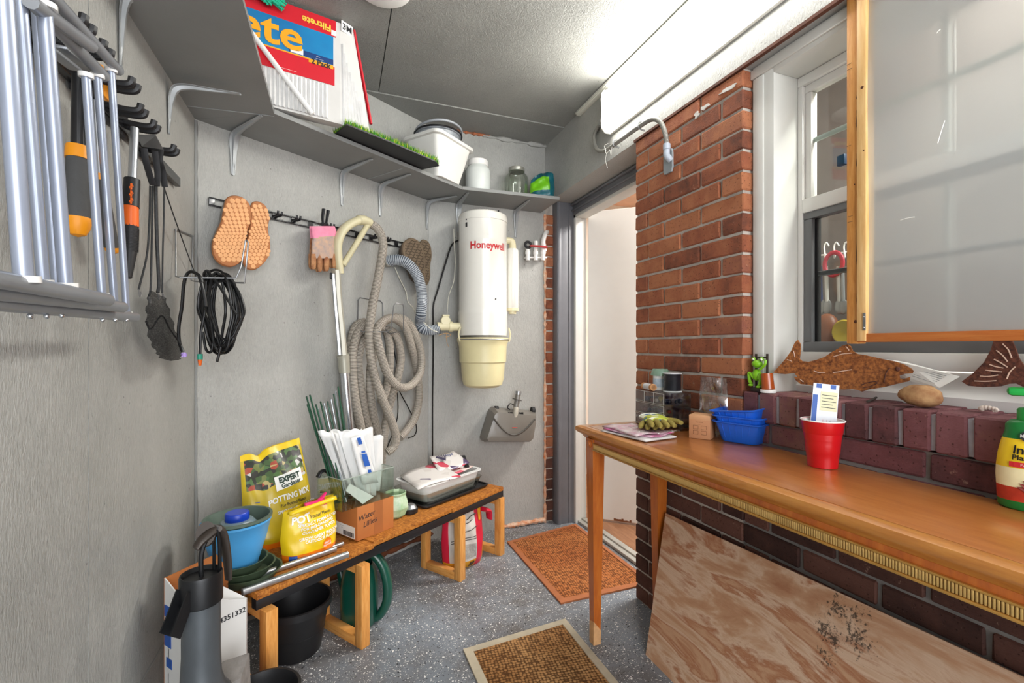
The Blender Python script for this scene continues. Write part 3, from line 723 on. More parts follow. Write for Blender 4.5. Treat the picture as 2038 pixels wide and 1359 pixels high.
# ------------------------------------------------------------------ conduit, junction box, string
cd = thing('flexible_conduit', 'grey flexible electrical conduit looping under the light fixture to brick', 'conduit')
CON = M('8f8d86', .45, 0, .12, 20, .15, 150)
P = [onX(1192, 250, 1.236), onX(1183, 270, 1.232), onX(1187, 296, 1.225), onX(1204, 300, 1.218), onX(1232, 281, 1.215), onX(1268, 255, 1.213), onX(1296, 238, 1.212),
     onX(1314, 243, 1.21), onX(1324, 266, 1.212), onX(1327, 292, 1.218)]
MB().tube(P, .0092, 12, 8, rib=(.005, .0004)).build('tube', [CON, M('75736c', .5)], cd)
for px, py in ((1225, 285), (1275, 250)):
    p = onX(px, py, 1.217); MB().tube([p+Vector((.02, 0, .016)), p+Vector((-.008, 0, .013)), p+Vector((-.013, 0, 0)), p+Vector((-.006, 0, -.013)), p+Vector((.02, 0, -.018))], .0022, 6, 4, flat=2).build('strap', STEEL, cd)
jb = thing('conduit_elbow_box', 'grey oval conduit elbow plate screwed to the brick pier', 'conduit fitting')
pc = onX(1332, 322, 1.24)
mb = MB(); ol = [(-.02, .045), (.02, .045), (.026, .03), (.026, -.03), (.02, -.046), (-.02, -.046), (-.026, -.03), (-.026, .03)]
mb.prism([(x, z) for x, z in ol], -.008, 0, Matrix.Translation(pc) @ Matrix.Rotation(-math.pi/2, 4, 'Z')); mb.build('plate', M('8d9498', .5), jb)
q = onX(1327, 292, 1.218); LG = M('b3bcc8', .4)
MB().cyl(q+Vector((0, 0, .012)), q-Vector((0, 0, .014)), .0145, 14, bev=.003).build('collar', LG, jb)
MB().tube([q-Vector((0, 0, .012)), q-Vector((0, 0, .035)), Vector((1.236, q.y-.003, q.z-.052))], .0125, 12, 5).build('elbow', LG, jb)
st = thing('string', 'knotted white string dangling from the conduit above the door', 'string')
for pts in (((1204, 294), (1207, 306), (1213, 298), (1216, 308), (1218, 292)), ((1208, 303), (1205, 318), (1209, 334)), ((1206, 300), (1203, 290), (1210, 286))):
    MB().tube([onX(*p, 1.205) for p in pts], .0011, 6, 5).build('strand', M('f0efe9', .8), st)
# ------------------------------------------------------------------ round ceiling lamp
cf = thing('ceiling_lamp', 'round white ceiling lamp base at the top edge of the photo', 'ceiling lamp', onZ(763, -27, ZC))
MB().lathe([(.1, 0), (.1, -.006), (.09, -.014), (.05, -.018), (.001, -.018)][::-1], 40, cap=False).build('base', M('f4f3ef', .3), cf)
MB().lathe([(.03, -.016), (.03, -.024), (.022, -.032), (.001, -.033)][::-1], 20, cap=False).build('socket', M('c9b3a4', .4), cf)
# ------------------------------------------------------------------ wooden frame with plastic film in front of the window
wf = thing('plastic_film_frame', 'pine frame stretched with cloudy plastic film standing before the window', 'window insert')
XF = 1.25
def mk_stud():
    y0, y1, y2 = onX(1685, 400, XF).y, onX(1708, 400, XF).y, onX(1726, 400, XF).y
    zb = onX(1690, 684, XF).z
    MB().box((XF, y1, zb), (XF+.03, y0, 2.036), .0015).build('stud', PINE, wf)
    MB().box((XF-.006, y2, zb+.006), (XF+.03, y1+.0004, 2.036), .0015).build('stud', PINEPALE, wf)
    return y0, y1, y2, zb
y0, y1, y2, zb = mk_stud()
KNOT = M('5c2f16', .7, 0, .3, 40)
for (py0, py1, w) in ((180, 205, 2), (212, 270, 3), (300, 345, 2.4), (445, 560, 2.6), (560, 625, 1.6)):
    a = onX(1706, py0, XF-.0007); b = onX(1706, py1, XF-.0007)
    mb = MB(); n = 7
    L = [a.lerp(b, i/n)+Vector((0, (.0028*w/2)*math.sin(math.pi*i/n)*(.7+.3*math.sin(i*2)), 0)) for i in range(n+1)]; Rr = [a.lerp(b, i/n)-Vector((0, (.0018*w/2)*math.sin(math.pi*i/n), 0)) for i in range(n+1)]
    for i in range(n): mb.add([L[i], L[i+1], Rr[i+1], Rr[i]], [(0, 1, 2, 3)])
    mb.build('resin_streak', KNOT, wf, 0)
for px, py, r in ((1703, 640, .0045), (1719, 175, .004), (1722, 300, .002), (1701, 367, .0018)):
    p = onX(px, py, XF); x = XF-.001 if px < 1708 else XF-.0067
    MB().lathe([(r, 0), (.0001, .0006)], 10, Matrix.Translation((x+.0004, p.y, p.z)) @ Matrix.Rotation(-math.pi/2, 4, 'Y')).build('knot', KNOT, wf)
for s_, px, py in (('––', 1690, 127), ('––', 1691, 137), ('––', 1689, 290), ('––', 1692, 430), ('––', 1692, 441)):
    p = onX(px, py, XF-.0004); text(s_, .012, INK, wf, p, Matrix.Rotation(-math.pi/2, 4, 'Z') @ Matrix.Rotation(math.pi/2, 4, 'X'), extr=.0002, name='stamp')
bz0, bz1 = onX(1712, 681, XF).z, onX(1712, 664, XF).z
MB().box((XF-.004, -.35, bz0), (XF+.028, y1+.001, bz1), .0015).build('bottom_bar', CEDAR, wf)
MB().box((XF, -.35, 2.012), (XF+.028, y2, 2.036), .0015).build('top_bar', CEDAR, wf)
p = onX(1720, 640, XF-.0075)
MB().box((p.x-.001, p.y-.0035, p.z-.022), (p.x+.0006, p.y+.0035, p.z+.022), .0005).build('corner_bracket', STEEL, wf)
for dz in (-.015, .012): MB().ball((p.x-.001, p.y, p.z+dz), .0018, 6).build('screw', CHROME, wf)
def mk_film():
    t = NT('cloudy_film'); t.t.nodes.remove(t.b); co = t.co(scale=(1, 1, 1))
    w = t.noise(co, 3.2, 3, .5, .6); nb = t.bump(w, .22, .05); st = t.noise(t.co(scale=(1, 2, 60), rot=(.3, 0, 0)), 4, 3)
    nb = t.bump(st, .05, .002, nb)
    df = t.n('ShaderNodeBsdfDiffuse'); df.inputs[0].default_value = (.88, .9, .91, 1)
    tl = t.n('ShaderNodeBsdfTranslucent'); tl.inputs[0].default_value = (.88, .9, .91, 1)
    gl = t.n('ShaderNodeBsdfGlossy'); gl.inputs['Roughness'].default_value = .22; t.l(nb, gl.inputs['Normal'])
    tr = t.n('ShaderNodeBsdfTransparent'); tr.inputs[0].default_value = (.9, .92, .93, 1)
    def mx(f, a, b):
        m = t.n('ShaderNodeMixShader')
        if hasattr(f, 'is_output'): t.l(f, m.inputs[0])
        else: m.inputs[0].default_value = f
        t.l(a, m.inputs[1]); t.l(b, m.inputs[2]); return m.outputs[0]
    rf = t.n('ShaderNodeBsdfRefraction'); rf.inputs['Roughness'].default_value = .42; rf.inputs['IOR'].default_value = 1.12; rf.inputs[0].default_value = (.95, .97, .98, 1); t.l(nb, rf.inputs['Normal'])
    a = mx(.55, df.outputs[0], tl.outputs[0]); a = mx(.42, a, rf.outputs[0]); a = mx(.15, a, tr.outputs[0]); lw = t.n('ShaderNodeLayerWeight'); lw.inputs[0].default_value = .3
    a = mx(t.math('ADD', t.math('MULTIPLY', lw.outputs['Fresnel'], .5), .14), a, gl.outputs[0]); t.l(a, t.out.inputs[0]); return t.m
FILM = mk_film()
film = MB(); film.grid(lambda u, v: (XF+.004+.004*math.sin(5*u+2*v)*math.sin(math.pi*u)+.003*math.sin(7*v-3*u), y2+.003+u*(-.33-y2), bz1-.001+v*(2.0165-bz1)), 40, 40)
film.build('film', FILM, wf, 180, False)
mb = MB()
for (a, b) in (((1792, 438), (1820, 432)), ((1866, 285), (1880, 240)), ((1864, 66), (1872, 58))):
    mb.tube([onX(*a, XF-.001), onX((a[0]+b[0])/2, (a[1]+b[1])/2-1, XF-.002), onX(*b, XF-.001)], .001, 5, 3)
mb.build('crease', INKW, wf)
# things seen through the window
HK = 1.80
rw = thing('utensil_rail', 'white wire rail with hooks seen through the lower window pane', 'rail')
A, B = onX(1618, 510, HK), onX(1700, 500, HK)
MB().cyl(A, B, .003, 8).build('wire', INKW, rw)
for px in (1626, 1650, 1670, 1690):
    p = onX(px, 505, HK-.01); MB().tube([p+Vector((0, 0, .03)), p+Vector((-.004, .008, .045)), p+Vector((-.004, .016, .03)), p+Vector((-.006, .012, 0)), p+Vector((-.014, .008, -.015)), p+Vector((-.02, .004, 0))], .0028, 6, 4).build('hook', INKW, rw)
t = thing('tape_ring', 'red and white ring hanging on the rail behind the lower pane', 'ring')
c = onX(1659, 525, HK-.03)
MB().tube([c+Vector((0, .034*math.cos(a), .043*math.sin(a))) for a in [2*math.pi*k/16 for k in range(16)]], .0085, 8, 3, True, flat=.7).build('band', M('b3273c', .5), t)
for i, (px, col) in enumerate(((1632, '3b4a7a'), (1644, 'c9c7c2'), (1668, 'b9b9b7'), (1676, '8f979c'))):
    t = thing('kitchen_utensil', ['blue handled', 'white handled', 'steel', 'grey steel'][i]+' utensil hanging behind the lower window pane', 'utensil', group='utensils behind the window')
    p = onX(px, 530, HK-.02); q = onX(px+2, 600, HK-.02)
    MB().tube([p, p.lerp(q, .5), q], .008, 8, 3, flat=.5).build('handle', M(col, .35, .3 if i > 1 else 0), t)
    MB().ball(q-Vector((0, 0, .02)), (.004, .018, .03), 8).build('blade', STEEL, t)
t = thing('wooden_bowl', 'brown round wooden bowl behind the lower window pane', 'bowl'); p = onX(1646, 655, HK-.05)
MB().ball(p, (.03, .045, .06), 12).build('bowl', M('7a4527', .5, 0, .3, 12), t)
t = thing('yellow_dish', 'yellow round dish half hidden by the pine stud behind the pane', 'dish'); p = onX(1683, 660, HK-.06)
MB().lathe([(.04, 0), (.045, .01), (.04, .014), (.001, .006)], 20, Matrix.Translation(p) @ Matrix.Rotation(-math.pi/2, 4, 'Y')).build('dish', M('b09a2b', .5), t)
t = thing('sash_lock', 'small dark blue sash clip behind the upper window pane', 'clip'); p = onX(1676, 319, 1.43)
MB().box(p-Vector((.008, .012, .016)), p+Vector((.008, .012, .016)), .003).build('body', M('22364f', .4), t)

# old white paint smears along the top bricks
mb_k = random.Random(31)
for (px, py, w, h) in ((1450, 176, 18, 4), (1402, 213, 9, 4), (1386, 228, 4, 6)):
    n = 14; ol = []
    for k in range(n):
        a = 2*math.pi*k/n; r = 1+.35*mb_k.uniform(-1, 1); x = w*math.cos(a)*r; ol.append((px+x, py+h*math.sin(a)*r-.62*x))
    P = [onX(x, y, 1.2375) for x, y in ol]; mb = MB(); mb.add(P+[p+Vector((.004, 0, 0)) for p in P], [tuple(range(n))]+[(i, (i+1) % n, (i+1) % n+n, i+n) for i in range(n)]); mb.build('paint_smear', M('cfccc6', .7, 0, .08, 20, .4, 90), wr, 0)
# ------------------------------------------------------------------ black hook rail on the angled wall
ZRL = onA(600, 442, .01).z
hr2 = thing('hook_rail', 'long black slotted hook rail across the angled wall above the hoses', 'hook rail')
sA, sB = (onA(414, 400, 0)-A0).dot(AD), (onA(812, 490, 0)-A0).dot(AD)
def LA(s, d, z): return AW(s, d, z)
for dz, h in ((.014, .006), (-.014, .006)):
    MB().bar(LA(sA, .008, ZRL+dz), LA(sB, .008, ZRL+dz), .008, h, (0, 0, 1), .001).build('rail', BLACKG, hr2)
n = 12
for i in range(n+1):
    s = sA+.006+(sB-sA-.012)*i/n
    MB().bar(LA(s, .007, ZRL-.014), LA(s, .007, ZRL+.014), .02 if i else .012, .005, AN).build('web', BLACKG, hr2)
    if i in (3, 4, 6, 7, 8, 9, 10):
        for ds in (-.008, .008):
            MB().tube([LA(s+ds, .008, ZRL), LA(s+ds, .03, ZRL-.002), LA(s+ds, .046, ZRL), LA(s+ds, .052, ZRL+.014)], .0045, 8, 4).build('hook', BLACK, hr2)
MB().bar(LA(sA, .009, ZRL), LA(sA+.02, .009, ZRL), .004, .034, (0, 0, 1), .001).build('end_plate', STEEL, hr2)
# ------------------------------------------------------------------ shoes hung soles outward
def smooth_outline(pts, n=4): return [tuple(v)[:2] for v in catmull([(x, y, 0) for x, y in pts], n, True)]
def shoe(label, outline, dl, sole_mat, up_mat, hexes=True, tread=None):
    """outline: pixels of the sole; built as sole + upper behind it, thickness towards the wall"""
    t = thing('shoe', label, 'shoe')
    ol = smooth_outline(outline); P = [onA(x, y, dl) for x, y in ol]; c = sum(P, Vector())/len(P)
    mb = MB(); front = P; back = [c+(p-c)*.97-AN*.018 for p in P]; edge = [c+(p-c)*1.03-AN*.008 for p in P]
    f2 = [c+(p-c)*.95+AN*.002 for p in P]; mb.loft([f2, front, edge, back]); so = mb.build('sole', sole_mat, t)
    mb = MB(); rings = [[c+(p-c)*k-AN*d for p in P] for k, d in ((.97, .017), (.96, .03), (.86, .048), (.6, .06))]
    mb.loft(rings); mb.build('upper', up_mat, t)
    return t, so, P, c
TANS = M('b27244', .7, 0, .12, 14, .3, 60); TANH = M('e2a873', .65, 0, .1, 20); UPG = M('8f8c88', .8, 0, .15, 20, .3, 90)
def inside(p, poly):
    r = False; j = len(poly)-1
    for i in range(len(poly)):
        if (poly[i][1] > p[1]) != (poly[j][1] > p[1]) and p[0] < (poly[j][0]-poly[i][0])*(p[1]-poly[i][1])/(poly[j][1]-poly[i][1]+1e-9)+poly[i][0]: r = not r
        j = i
    return r
sh_a = [(452, 396), (466, 390), (484, 394), (497, 408), (500, 430), (494, 455), (488, 475), (486, 500), (480, 519), (462, 529), (441, 524), (427, 508), (424, 485), (432, 462), (442, 440), (447, 415)]
sh_b = [(502, 406), (516, 402), (530, 412), (536, 432), (533, 455), (537, 478), (537, 500), (528, 520), (508, 535), (491, 531), (484, 512), (487, 490), (495, 470), (498, 450), (500, 430)]
def hexes(so, ol, dl, sz, mat, name='tread_lug'):
    row = 0; y = min(p[1] for p in ol)
    pol = smooth_outline(ol); cc = (sum(p[0] for p in pol)/len(pol), sum(p[1] for p in pol)/len(pol)); inn = [(cc[0]+(a-cc[0])*.93, cc[1]+(b-cc[1])*.94) for a, b in pol]
    mb = MB()
    while y < max(p[1] for p in ol):
        k = abs(y-465)/70; st = sz*(.72+.35*min(1, k)); x = min(p[0] for p in ol)+(st/2 if row % 2 else 0)
        while x < max(p[0] for p in ol):
            if inside((x, y), inn):
                c = onA(x, y, dl+.002); r = st*.46*c.xy.length/915
                mb.lathe([(r, 0), (r*.86, .0016)], 6, Matrix.Translation(c) @ Matrix((AD, Vector((0, 0, 1)), AN)).transposed().to_4x4())
            x += st
        y += st*.86; row += 1
    o = mb.build(name, mat, so, 0); o['kind'] = 'stuff'
t, so, P, c = shoe('tan-soled grey sneaker, the left of the pair hung on the angled wall', sh_a, .085, TANS, UPG); hexes(so, sh_a, .085, 10.5, TANH)
t, so, P, c = shoe('tan-soled grey sneaker, the right of the pair crossed by wire hook end', sh_b, .075, TANS, UPG); hexes(so, sh_b, .075, 9.5, TANH)
BRS = M('6b5b48', .8, 0, .2, 16, .4, 60); BRU = M('52463a', .85, 0, .2, 20, .3); BRD = M('42372b', .85)
def waves(so, ol, dl, name):
    pol = smooth_outline(ol); cc = (sum(p[0] for p in pol)/len(pol), sum(p[1] for p in pol)/len(pol)); inn = [(cc[0]+(a-cc[0])*.9, cc[1]+(b-cc[1])*.95) for a, b in pol]
    mb = MB(); y = min(p[1] for p in pol)+4; k = 0
    while y < max(p[1] for p in pol)-3:
        x = min(p[0] for p in pol); run = []
        while x < max(p[0] for p in pol):
            yy = y+2.2*math.sin(x*.55+k*1.3)+(x-cc[0])*-.35
            if inside((x, yy), inn): run.append(onA(x, yy, dl+.0022))
            elif len(run) > 1: mb.tube(run, .0016, 4, 0); run = []
            else: run = []
            x += 2.2
        if len(run) > 1: mb.tube(run, .0016, 4, 0)
        y += 4.4; k += 1
    o = mb.build(name, BRD, so); o['kind'] = 'stuff'
sh_c = [(808, 480), (820, 474), (833, 480), (842, 495), (846, 515), (846, 540), (848, 560), (840, 570), (829, 560), (822, 545), (812, 525), (803, 505), (803, 490)]
sh_d = [(841, 478), (850, 479), (857, 490), (859, 510), (856, 530), (856, 552), (850, 567), (845, 555), (844, 530), (842, 505), (838, 488)]
t, so, P, c = shoe('brown wavy-soled shoe hung on the rail, the one nearer the camera', sh_c, .085, BRS, BRU); waves(so, sh_c, .085, 'tread')
t, so, P, c = shoe('brown wavy-soled shoe hung on the rail, the narrow one nearest the corner', sh_d, .06, BRS, BRU); waves(so, sh_d, .06, 'tread')
# ------------------------------------------------------------------ work gloves with clamp
GLB = M('8a5334', .8, 0, .35, 40, .4, 60, col2='b98a5e'); GLP = M('c9a387', .8, 0, .3, 45, .3, 60, col2='9b8f8c'); PINK = M('e68ba6', .8, 0, .12, 30, .3)
def glove(label, ox, dl, sc, mats, nf=4):
    t = thing('work_glove', label, 'glove', group='gloves clipped on the rail')
    A = lambda x, y, d=0: onA(ox+x*sc, y, dl+d)
    def slab(name, rows, mat, th=.012):
        mb = MB(); rings = []
        for (xa, xb, y, b) in rows:
            rg = []
            for k in range(12):
                a = 2*math.pi*k/12; xm, hw = (xa+xb)/2, (xb-xa)/2
                rg.append(A(xm+hw*math.cos(a), y, th*b*math.sin(a)))
            rings.append(rg)
        mb.loft(rings); return mb.build(name, mat, t)
    slab('cuff', [(-26, 20, 450, .6), (-26, 22, 455, .8), (-25, 24, 466, 1), (-24, 24, 474, 1)], mats[2])
    slab('palm', [(-23, 24, 470, 1), (-25, 27, 480, 1.1), (-26, 29, 495, 1.2), (-26, 30, 508, 1.2), (-24, 29, 514, .9)], mats[1])
    for i, (xa, xb, y1) in enumerate(((-28, -16, 536), (-15, -4, 541), (-2, 10, 540), (14, 25, 534))):
        m = (xa+xb)/2; w = (xb-xa)/2
        slab('finger', [(m-w, m+w, 505, 1), (m-w*1.05, m+w*1.05, 518, 1), (m-w, m+w, 528, .95), (m-w*.8, m+w*.8, y1-3, .7), (m-w*.4, m+w*.4, y1, .3)], mats[0], .013)
    return t
glove('mud-brown work glove with pink cuff, rear one of the clipped pair', 641, .062, .97, (GLB, GLB, PINK))
g = glove('mud-stained pale work glove with pink cuff, front one of the clipped pair', 646, .092, 1.0, (GLB, GLP, PINK))
cp = thing('spring_clamp', 'black spring clamp gripping the pink glove cuffs on the rail', 'clamp')
for pts in (((643, 446), (642, 432), (644, 416)), ((649, 446), (651, 433), (653, 419))):
    MB().tube([onA(*p, .085 if pts[0][0] < 645 else .075) for p in pts], lambda t: .007+.003*t, 10, 4, flat=.7).build('handle', BLACK, cp)
MB().cyl(onA(641, 446, .10), onA(651, 447, .06), .008, 10).build('jaw', BLACK, cp)
# ------------------------------------------------------------------ central vacuum hose with handle and wand
vh = thing('vacuum_hose', 'coiled beige ribbed vacuum hose with cream handle and chrome wand', 'vacuum hose')
HAND = M('cdc5a2', .4, 0, .06, 8)
def pa(pts, dl): return [onA(x, y, dl) if not isinstance(dl, (list, tuple)) else None for x, y in pts]
def pad(pts): return [onA(x, y, d) for x, y, d in pts]
HB = pad([(677, 545, .10), (673, 515, .10), (672, 485, .10), (680, 462, .10), (694, 448, .10), (710, 440, .10), (722, 438, .10), (736, 444, .10)])
MB().tube(HB, lambda t: .0205+.005*math.sin(t*3.1)+.006*(t > .75), 12, 6, flat=.8).build('handle', HAND, vh)
MB().tube(pad([(733, 446, .10), (724, 460, .10), (712, 480, .10), (698, 503, .10), (682, 528, .10)]), lambda t: .0165, 10, 5, flat=.8).build('handle_grip', HAND, vh)
MB().tube(pad([(668, 538, .10), (672, 600, .10), (678, 660, .10), (683, 716, .10)]), lambda t: .0255, 8, 4, flat=.7).build('upper_wand', M('b5b1a3', .4, .25, .06), vh)
MB().tube(pad([(663, 545, .112), (668, 610, .112), (676, 706, .112)]), .0085, 6, 3).build('wand_channel', ALU, vh)
MB().tube(pad([(682, 706, .10), (684, 716, .10), (686, 742, .10)]), lambda t: .029-.003*t, 10, 4).build('wand_collar', M('a9a799', .4, .3), vh)
MB().tube(pad([(686, 738, .10), (691, 800, .105), (697, 862, .11), (703, 935, .12)]), .0205, 14, 3).build('chrome_wand', CHROME, vh)
MB().box(onA(659, 548, .115)-Vector((.006, .006, .016)), onA(659, 548, .115)+Vector((.006, .006, .012)), .003).build('latch', RUBBER, vh)
RIB = (.0066, .0010); HOSED = M('6f675c', .7); HOSEBD = M('5b6470', .6)
hose_segs = [
    [(734, 443, .10), (752, 456, .105), (762, 480, .11), (760, 510, .115), (752, 555, .115), (741, 610, .115), (735, 660, .12), (737, 700, .125), (745, 745, .13), (762, 795, .135), (780, 840, .135), (788, 870, .13), (783, 890, .12), (770, 900, .11)],
    [(757, 655, .10), (765, 640, .09), (790, 632, .09), (815, 645, .095), (835, 690, .10), (838, 735, .11), (820, 765, .14), (795, 770, .16), (772, 745, .16), (757, 700, .155), (750, 660, .14), (764, 638, .13), (785, 634, .11), (808, 655, .09), (822, 700, .08), (830, 740, .06), (834, 790, .055), (826, 830, .055), (810, 855, .06), (795, 872, .07)],
    [(735, 640, .06), (716, 655, .06), (704, 690, .07), (702, 740, .08), (706, 790, .085), (716, 840, .085), (722, 870, .08)],
    [(742, 660, .045), (722, 680, .05), (713, 720, .055), (720, 780, .06), (728, 830, .06), (738, 865, .055)],
    [(727, 640, .03), (708, 650, .035), (698, 690, .04), (698, 750, .04), (702, 810, .04), (708, 860, .04)],
    [(752, 690, .06), (738, 730, .065), (737, 780, .07), (744, 830, .07), (753, 865, .06)],
    [(775, 655, .05), (790, 670, .05), (798, 710, .05), (792, 750, .045), (780, 790, .04), (768, 840, .04), (762, 890, .04), (758, 940, .04)],
    [(768, 650, .03), (776, 690, .03), (775, 740, .03), (765, 790, .03), (756, 800, .03)],
]
for sg in hose_segs: MB().tube(pad(sg), .0198, 12, 8, rib=RIB).build('hose', [HOSE, HOSED], vh, 25)
hh = thing('hose_hanger', 'chrome wire hanger on the angled wall carrying the vacuum hose', 'wire hook')
MB().tube(pad([(712, 650, .004), (713, 597, .004), (717, 592, .004), (757, 598, .004), (762, 604, .004), (763, 650, .004)]), .0028, 8, 0).build('wire', STEEL, hh)
MB().tube(pad([(712, 650, .004), (720, 660, .10), (770, 660, .19), (778, 655, .20), (784, 608, .21), (789, 603, .21), (802, 606, .20), (803, 612, .20), (803, 658, .19), (775, 664, .10), (763, 650, .004)]), .0028, 8, 0).build('wire', STEEL, hh)
# ------------------------------------------------------------------ grey intake hose from wall to vacuum
ih = thing('intake_hose', 'blue-grey ribbed intake duct curving from the angled wall to the vacuum', 'hose')
P = pad([(772, 520, .02), (790, 517, .06), (812, 525, .10), (832, 552, .12), (840, 590, .13), (838, 625, .14)])+[onY(836, 640, 2.53), onY(842, 655, 2.52), onY(860, 657, 2.52), onY(874, 654, 2.52)]
MB().tube(P, .0265, 14, 8, rib=(.0088, .0018)).build('hose', [HOSEB, HOSEBD], ih, 25)
c0 = onA(771, 521, .0); MB().cyl(onA(768, 522, .0), onA(776, 520, .035), .027, 16, bev=.003).build('wall_collar', M('9b988f', .4, .2), ih)
# ------------------------------------------------------------------ central vacuum unit
VY = 2.52; vp = onY(961, 690, VY); VXc = vp.x; vr = .139
cv = thing('central_vacuum', 'white cylindrical central vacuum unit with cream dust bucket on the back wall', 'vacuum', (VXc, VY, 0))
zz = lambda py, y=VY: onY(961, py, y).z
zt, zbn, zk = zz(432), zz(668), zz(772)
MB().lathe([(vr*.985, zz(668)), (vr, zz(660)), (vr, zz(628)), (vr*1.012, zz(624)), (vr*.985, zz(618)), (vr*.985, zz(489)), (vr*1.0, zz(486)), (vr*.985, zz(482)), (vr*.985, zz(452)), (vr*1.0, zz(446)), (vr*1.0, zz(440)), (vr*.96, zz(434)), (.001, zz(430))], 48).build('body', VACW, cv, 30)
MB().lathe([(vr*1.02, zz(446)), (vr*1.025, zz(440)), (vr*.98, zz(432)), (vr*.9, zz(429)), (.001, zz(427))], 48).build('lid', VACW, cv, 30)
mb = MB()
for a in (-2.2, -1.9, -1.6): mb.tube([(.05*math.cos(a), .05*math.sin(a)-.03, zz(428)), (.05*math.cos(a), .05*math.sin(a)-.04, zz(424)), (.05*math.cos(a)+.008, .05*math.sin(a)-.03, zz(428))], .0022, 5, 3)
mb.build('lid_clip', CHROME, cv)
BK = M('dcd2a4', .35, 0, .06, 7)
bk = MB().lathe([(.001, zz(772)), (.085, zz(770)), (.11, zz(765)), (.12, zz(752)), (.126, zz(722)), (.133, zz(720)), (.136, zz(690)), (.142, zz(682)), (.147, zz(679)), (.147, zz(673)), (.13, zz(672))], 48).build('dust_bucket', BK, cv, 35)
MB().tube([(.147*math.cos(a)*1.03, .147*math.sin(a)*1.03, zz(676)-.0) for a in [math.pi+.15+k*(math.pi-.3)/14 for k in range(15)]], .003, 6, 2).build('bucket_bail', STEEL, cv)
for s_ in (-1, 1): MB().tube([(s_*.145, -.04, zz(680)), (s_*.152, -.04, zz(665)), (s_*.142, -.04, zz(652))], .005, 6, 4).build('clamp', CREAM, cv)
def wrap(r):
    def fn(p):
        a = p.x/r; return Vector((r*math.sin(a), -r*math.cos(a), p.z))
    return fn
REDL = M('c4262b', .4)
text('Honeywell', .056, REDL, cv, (-.005, 0, zz(498)), (math.pi/2, 0, 0), .0016, .0, fn=wrap(vr*.992), sx=.9)
text('––', .022, M('c9c7bf', .5), cv, (-.01, 0, zz(477)), (math.pi/2, 0, 0), 0, .0, fn=wrap(vr*.99))
for (px, py, w, h) in ((921, 457, .006, .012), (921, 447, .004, .005), (978, 430, .004, .004), (972, 599, .004, .004)):
    x = onY(px, py, VY).x-VXc; a = math.asin(max(-.98, min(.98, x/vr))); MB().box((-w, -.002, -h), (w, .002, h), .001, Matrix.Translation((vr*.985*math.sin(a), -vr*.99*math.cos(a), zz(py))) @ Matrix.Rotation(a, 4, 'Z')).build('vent_slot', BLACK, cv)
mx_ = onY(1021, 550, VY).x-VXc
MB().lathe([(.03, zz(616)), (.036, zz(613)), (.036, zz(494)), (.03, zz(490))], 24, Matrix.Translation((mx_, 0.01, 0))).build('muffler', VACW, cv)
MB().tube([(vr*.85, 0.01, zz(475)), (mx_-.012, .01, zz(474)), (mx_, .01, zz(481)), (mx_, .01, zz(496))], .021, 12, 6).build('exhaust_elbow', CREAM, cv)
MB().lathe([(.022, zz(623)), (.024, zz(615))], 16, Matrix.Translation((mx_, .01, 0))).lathe([(.037, zz(617)), (.037, zz(611))], 24, Matrix.Translation((mx_, .01, 0))).build('muffler_base', CREAM, cv)
vx = lambda px: onY(px, 650, VY).x-VXc
zi = zz(651)
MB().cyl((vx(870), 0, zi), (vx(918), 0, zi), .024, 16).cyl((vx(893), 0, zi), (vx(900), 0, zi), .029, 16).build('inlet_pipe', CREAM, cv)
MB().cyl((vx(886), -.02, zz(640)), (vx(886), .02, zz(640)), .027, 16, bev=.003).build('inlet_valve', CREAM, cv)
MB().box((vx(880), -.012, zz(632)), (vx(894), .012, zz(628)), .003).build('valve_cap', CREAM, cv)
MB().tube([(vx(872), -.02, zz(668)), (vx(886), -.03, zz(664)), (vx(895), -.03, zz(668)), (vx(884), -.03, zz(672))], .002, 5, 4).tube([(vx(886), -.03, zz(664)), (vx(887), -.03, zz(682)), (vx(891), -.03, zz(690))], .0016, 5, 3).build('wire_tie', M('b08a5a', .6), cv)
# ------------------------------------------------------------------ loose cables
def cable(label, P, r, mat, name='cable'):
    t = thing(name, label, 'cable'); MB().tube(P, r, 8, 7).build('cord', mat, t); return t
WIRE = M('d8d4c4', .5)
cable('thin white wire from the wall collar to the vacuum inlet', pad([(786, 532, .02), (796, 555, .02), (808, 580, .02), (812, 600, .02), (822, 612, .04), (830, 630, .09)])+[onY(842, 640, 2.49), onY(858, 655, 2.47), onY(872, 661, 2.47)], .0022, WIRE)
cable('thin white wire hanging beside the vacuum down to the cream valve', [onY(x, y, 2.6) for x, y in ((903, 455), (904, 485), (906, 520), (903, 560), (893, 590), (889, 632))], .0022, WIRE)
cable('black power cord arcing from the vacuum to the corner', [onY(912, 478, 2.63), onY(899, 488, 2.64), onY(888, 520, 2.65), onY(872, 575, 2.66), onY(863, 605, 2.67), onY(862, 640, 2.672)], .005, BLACKG)
cable('black cable clipped straight down the wall corner behind the bench', [onY(862, 640, 2.672), onY(862, 720, 2.672), onY(861, 800, 2.672), onY(861, 925, 2.672)], .004, BLACKG)
cable('thin black cable looping out below the vacuum hose', pad([(783, 690, .012), (790, 730, .012), (792, 770, .012), (812, 810, .012), (828, 845, .012), (826, 865, .012), (812, 872, .012)]), .0028, BLACKG)
cable('thin black cable running down behind the hose to the bench', pad([(792, 700, .01), (790, 760, .01), (791, 830, .01), (768, 900, .02), (766, 940, .03)]), .0028, BLACKG)
